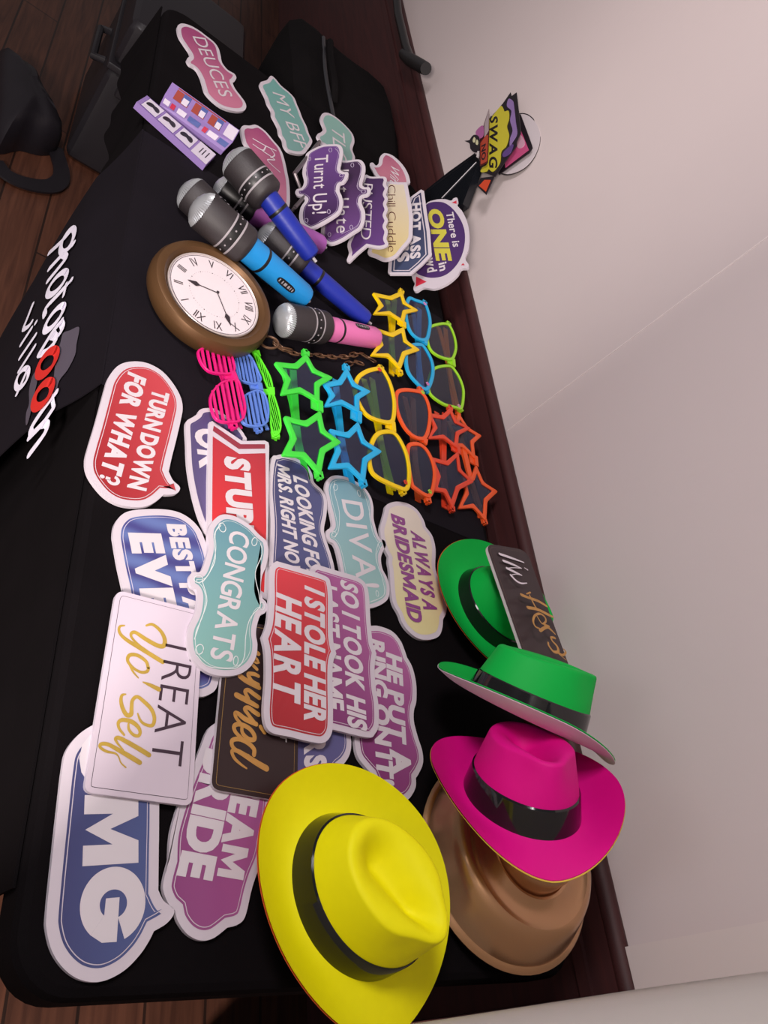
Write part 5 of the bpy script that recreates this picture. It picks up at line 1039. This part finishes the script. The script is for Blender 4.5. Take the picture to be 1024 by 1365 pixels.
for ly in (0.075, 0.27):
    soft_box('latch', case, (-2.262, ly, 0.335), (0.024, 0.062, 0.12), M_case, 0.008)
soft_box('seam_rib', case, (-2.51, 0.178, 0.341), (0.492, 0.367, 0.020), M_case, 0.006)
g = Geo(); g.tube([(-2.60, 0.002, 0.27), (-2.60, -0.03, 0.26), (-2.42, -0.03, 0.26), (-2.42, 0.002, 0.27)], 0.011, 8); g.build('carry_handle', M_case, case, True)
M_bag = node_mat('black_fabric', (0.006, 0.005, 0.0055), 0.9, spec=0.08, noise=0.3, nscale=14, bump=0.5, bscale=60)
bag = thing('large_black_bag', (-2.28, 0.60, 0), 'large black fabric bag standing beyond the table against the panelling', 'bag')
soft_box('bag_body', bag, (-2.28, 0.60, 0.345), (0.66, 0.40, 0.69), M_bag, 0.09, puff=0.022, rotz=0.03)
g = Geo(); g.tube(smooth_open([(-2.43, 0.52, 0.690), (-2.42, 0.50, 0.72), (-2.30, 0.49, 0.725), (-2.17, 0.50, 0.72), (-2.14, 0.52, 0.69)], 6), 0.011, 8); g.build('bag_handle', M_bag, bag, True)
g = Geo(); g.tube(smooth_open([(-2.5, 0.50, 0.693), (-2.25, 0.49, 0.698), (-2.02, 0.51, 0.693)], 6), 0.006, 6); g.build('zip', MAT('dark_zip', (0.03, 0.03, 0.035), 0.4), bag, True)
M_sbag = node_mat('black_leather', (0.010, 0.008, 0.011), 0.45, spec=0.4, noise=0.3, nscale=10)
sb = thing('shoulder_bag', (-2.46, -0.10, 0), 'black shoulder bag with a looped strap lying on the wooden floor', 'bag')
fl0 = flat(0.0); P = [fl0.at(*q) for q in zc(0, 60, .2148, [(-60, 150), (20, 190), (120, 250), (200, 400), (300, 590), (340, 670), (250, 690), (120, 660), (-60, 640)])]
cx = sum(P, Vector()) / len(P); g = Geo(); N_ = len(P); Ps = [Vector(q) for q in smooth([tuple(p[:2]) for p in P], 4)] if False else None
S2 = smooth([(p.x, p.y) for p in P], 4); rows = [(1.0, 0.002), (1.0, 0.03), (0.96, 0.065), (0.84, 0.095), (0.60, 0.115), (0.30, 0.122)]; V = []
for s_, z in rows: V += [Vector((cx.x + (q[0] - cx.x) * s_, cx.y + (q[1] - cx.y) * s_, z + 0.006 * math.sin(i * 0.9) * (1 - s_))) for i, q in enumerate(S2)]
m = len(S2); g.add(V, [(k * m + i, k * m + (i + 1) % m, (k + 1) * m + (i + 1) % m, (k + 1) * m + i) for k in range(len(rows) - 1) for i in range(m)] + [tuple(range((len(rows) - 1) * m, len(rows) * m)), tuple(reversed(range(m)))]); g.build('bag_body', M_sbag, sb, True)
g = Geo(); pth = [fl0.at(*q) + Vector((0, 0, 0.012)) for q in zc(0, 60, .2148, [(-40, 740), (20, 815), (110, 865), (220, 893), (310, 895), (362, 860), (372, 800), (352, 720), (330, 650)])]; Q = smooth_open([tuple(p) for p in pth], 6)
V = []
for i, q in enumerate(Q):
    q = Vector(q); tq = (Vector(Q[min(i + 1, len(Q) - 1)]) - Vector(Q[max(i - 1, 0)])).normalized(); s_ = Vector((0, 0, 1)).cross(tq).normalized() * 0.024; V += [q + s_ + Vector((0, 0, .003)), q - s_ + Vector((0, 0, .003)), q - s_ - Vector((0, 0, .003)), q + s_ - Vector((0, 0, .003))]
n4 = len(Q); g.add(V, [(k * 4 + i, k * 4 + (i + 1) % 4, k * 4 + 4 + (i + 1) % 4, k * 4 + 4 + i) for k in range(n4 - 1) for i in range(4)] + [(3, 2, 1, 0), tuple(4 * (n4 - 1) + i for i in range(4))]); g.build('strap', M_sbag, sb)
# stand leg with a rubber foot by the wall
YR = Plane((0, 0.775, 0), (0, -1, 0)); st = thing('stand_leg', YR.at(553, 85), 'black tubular stand leg with a rubber foot resting against the wall', 'stand')
M_rod = node_mat('black_tube', (0.012, 0.011, 0.012), 0.35); M_rub = node_mat('black_rubber', (0.016, 0.015, 0.016), 0.5)
g = Geo(); g.tube([YR.at(526, -30), YR.at(531, 20), YR.at(541, 62), YR.at(547, 78)], 0.0145, 12); g.build('tube', M_rod, st, True)
g = Geo(); g.tube([YR.at(538, 72), YR.at(546, 79), YR.at(563, 89), YR.at(568, 91.5)], [0.017, 0.020, 0.020, 0.0185], 14); g.build('rubber_foot', M_rub, st, True)
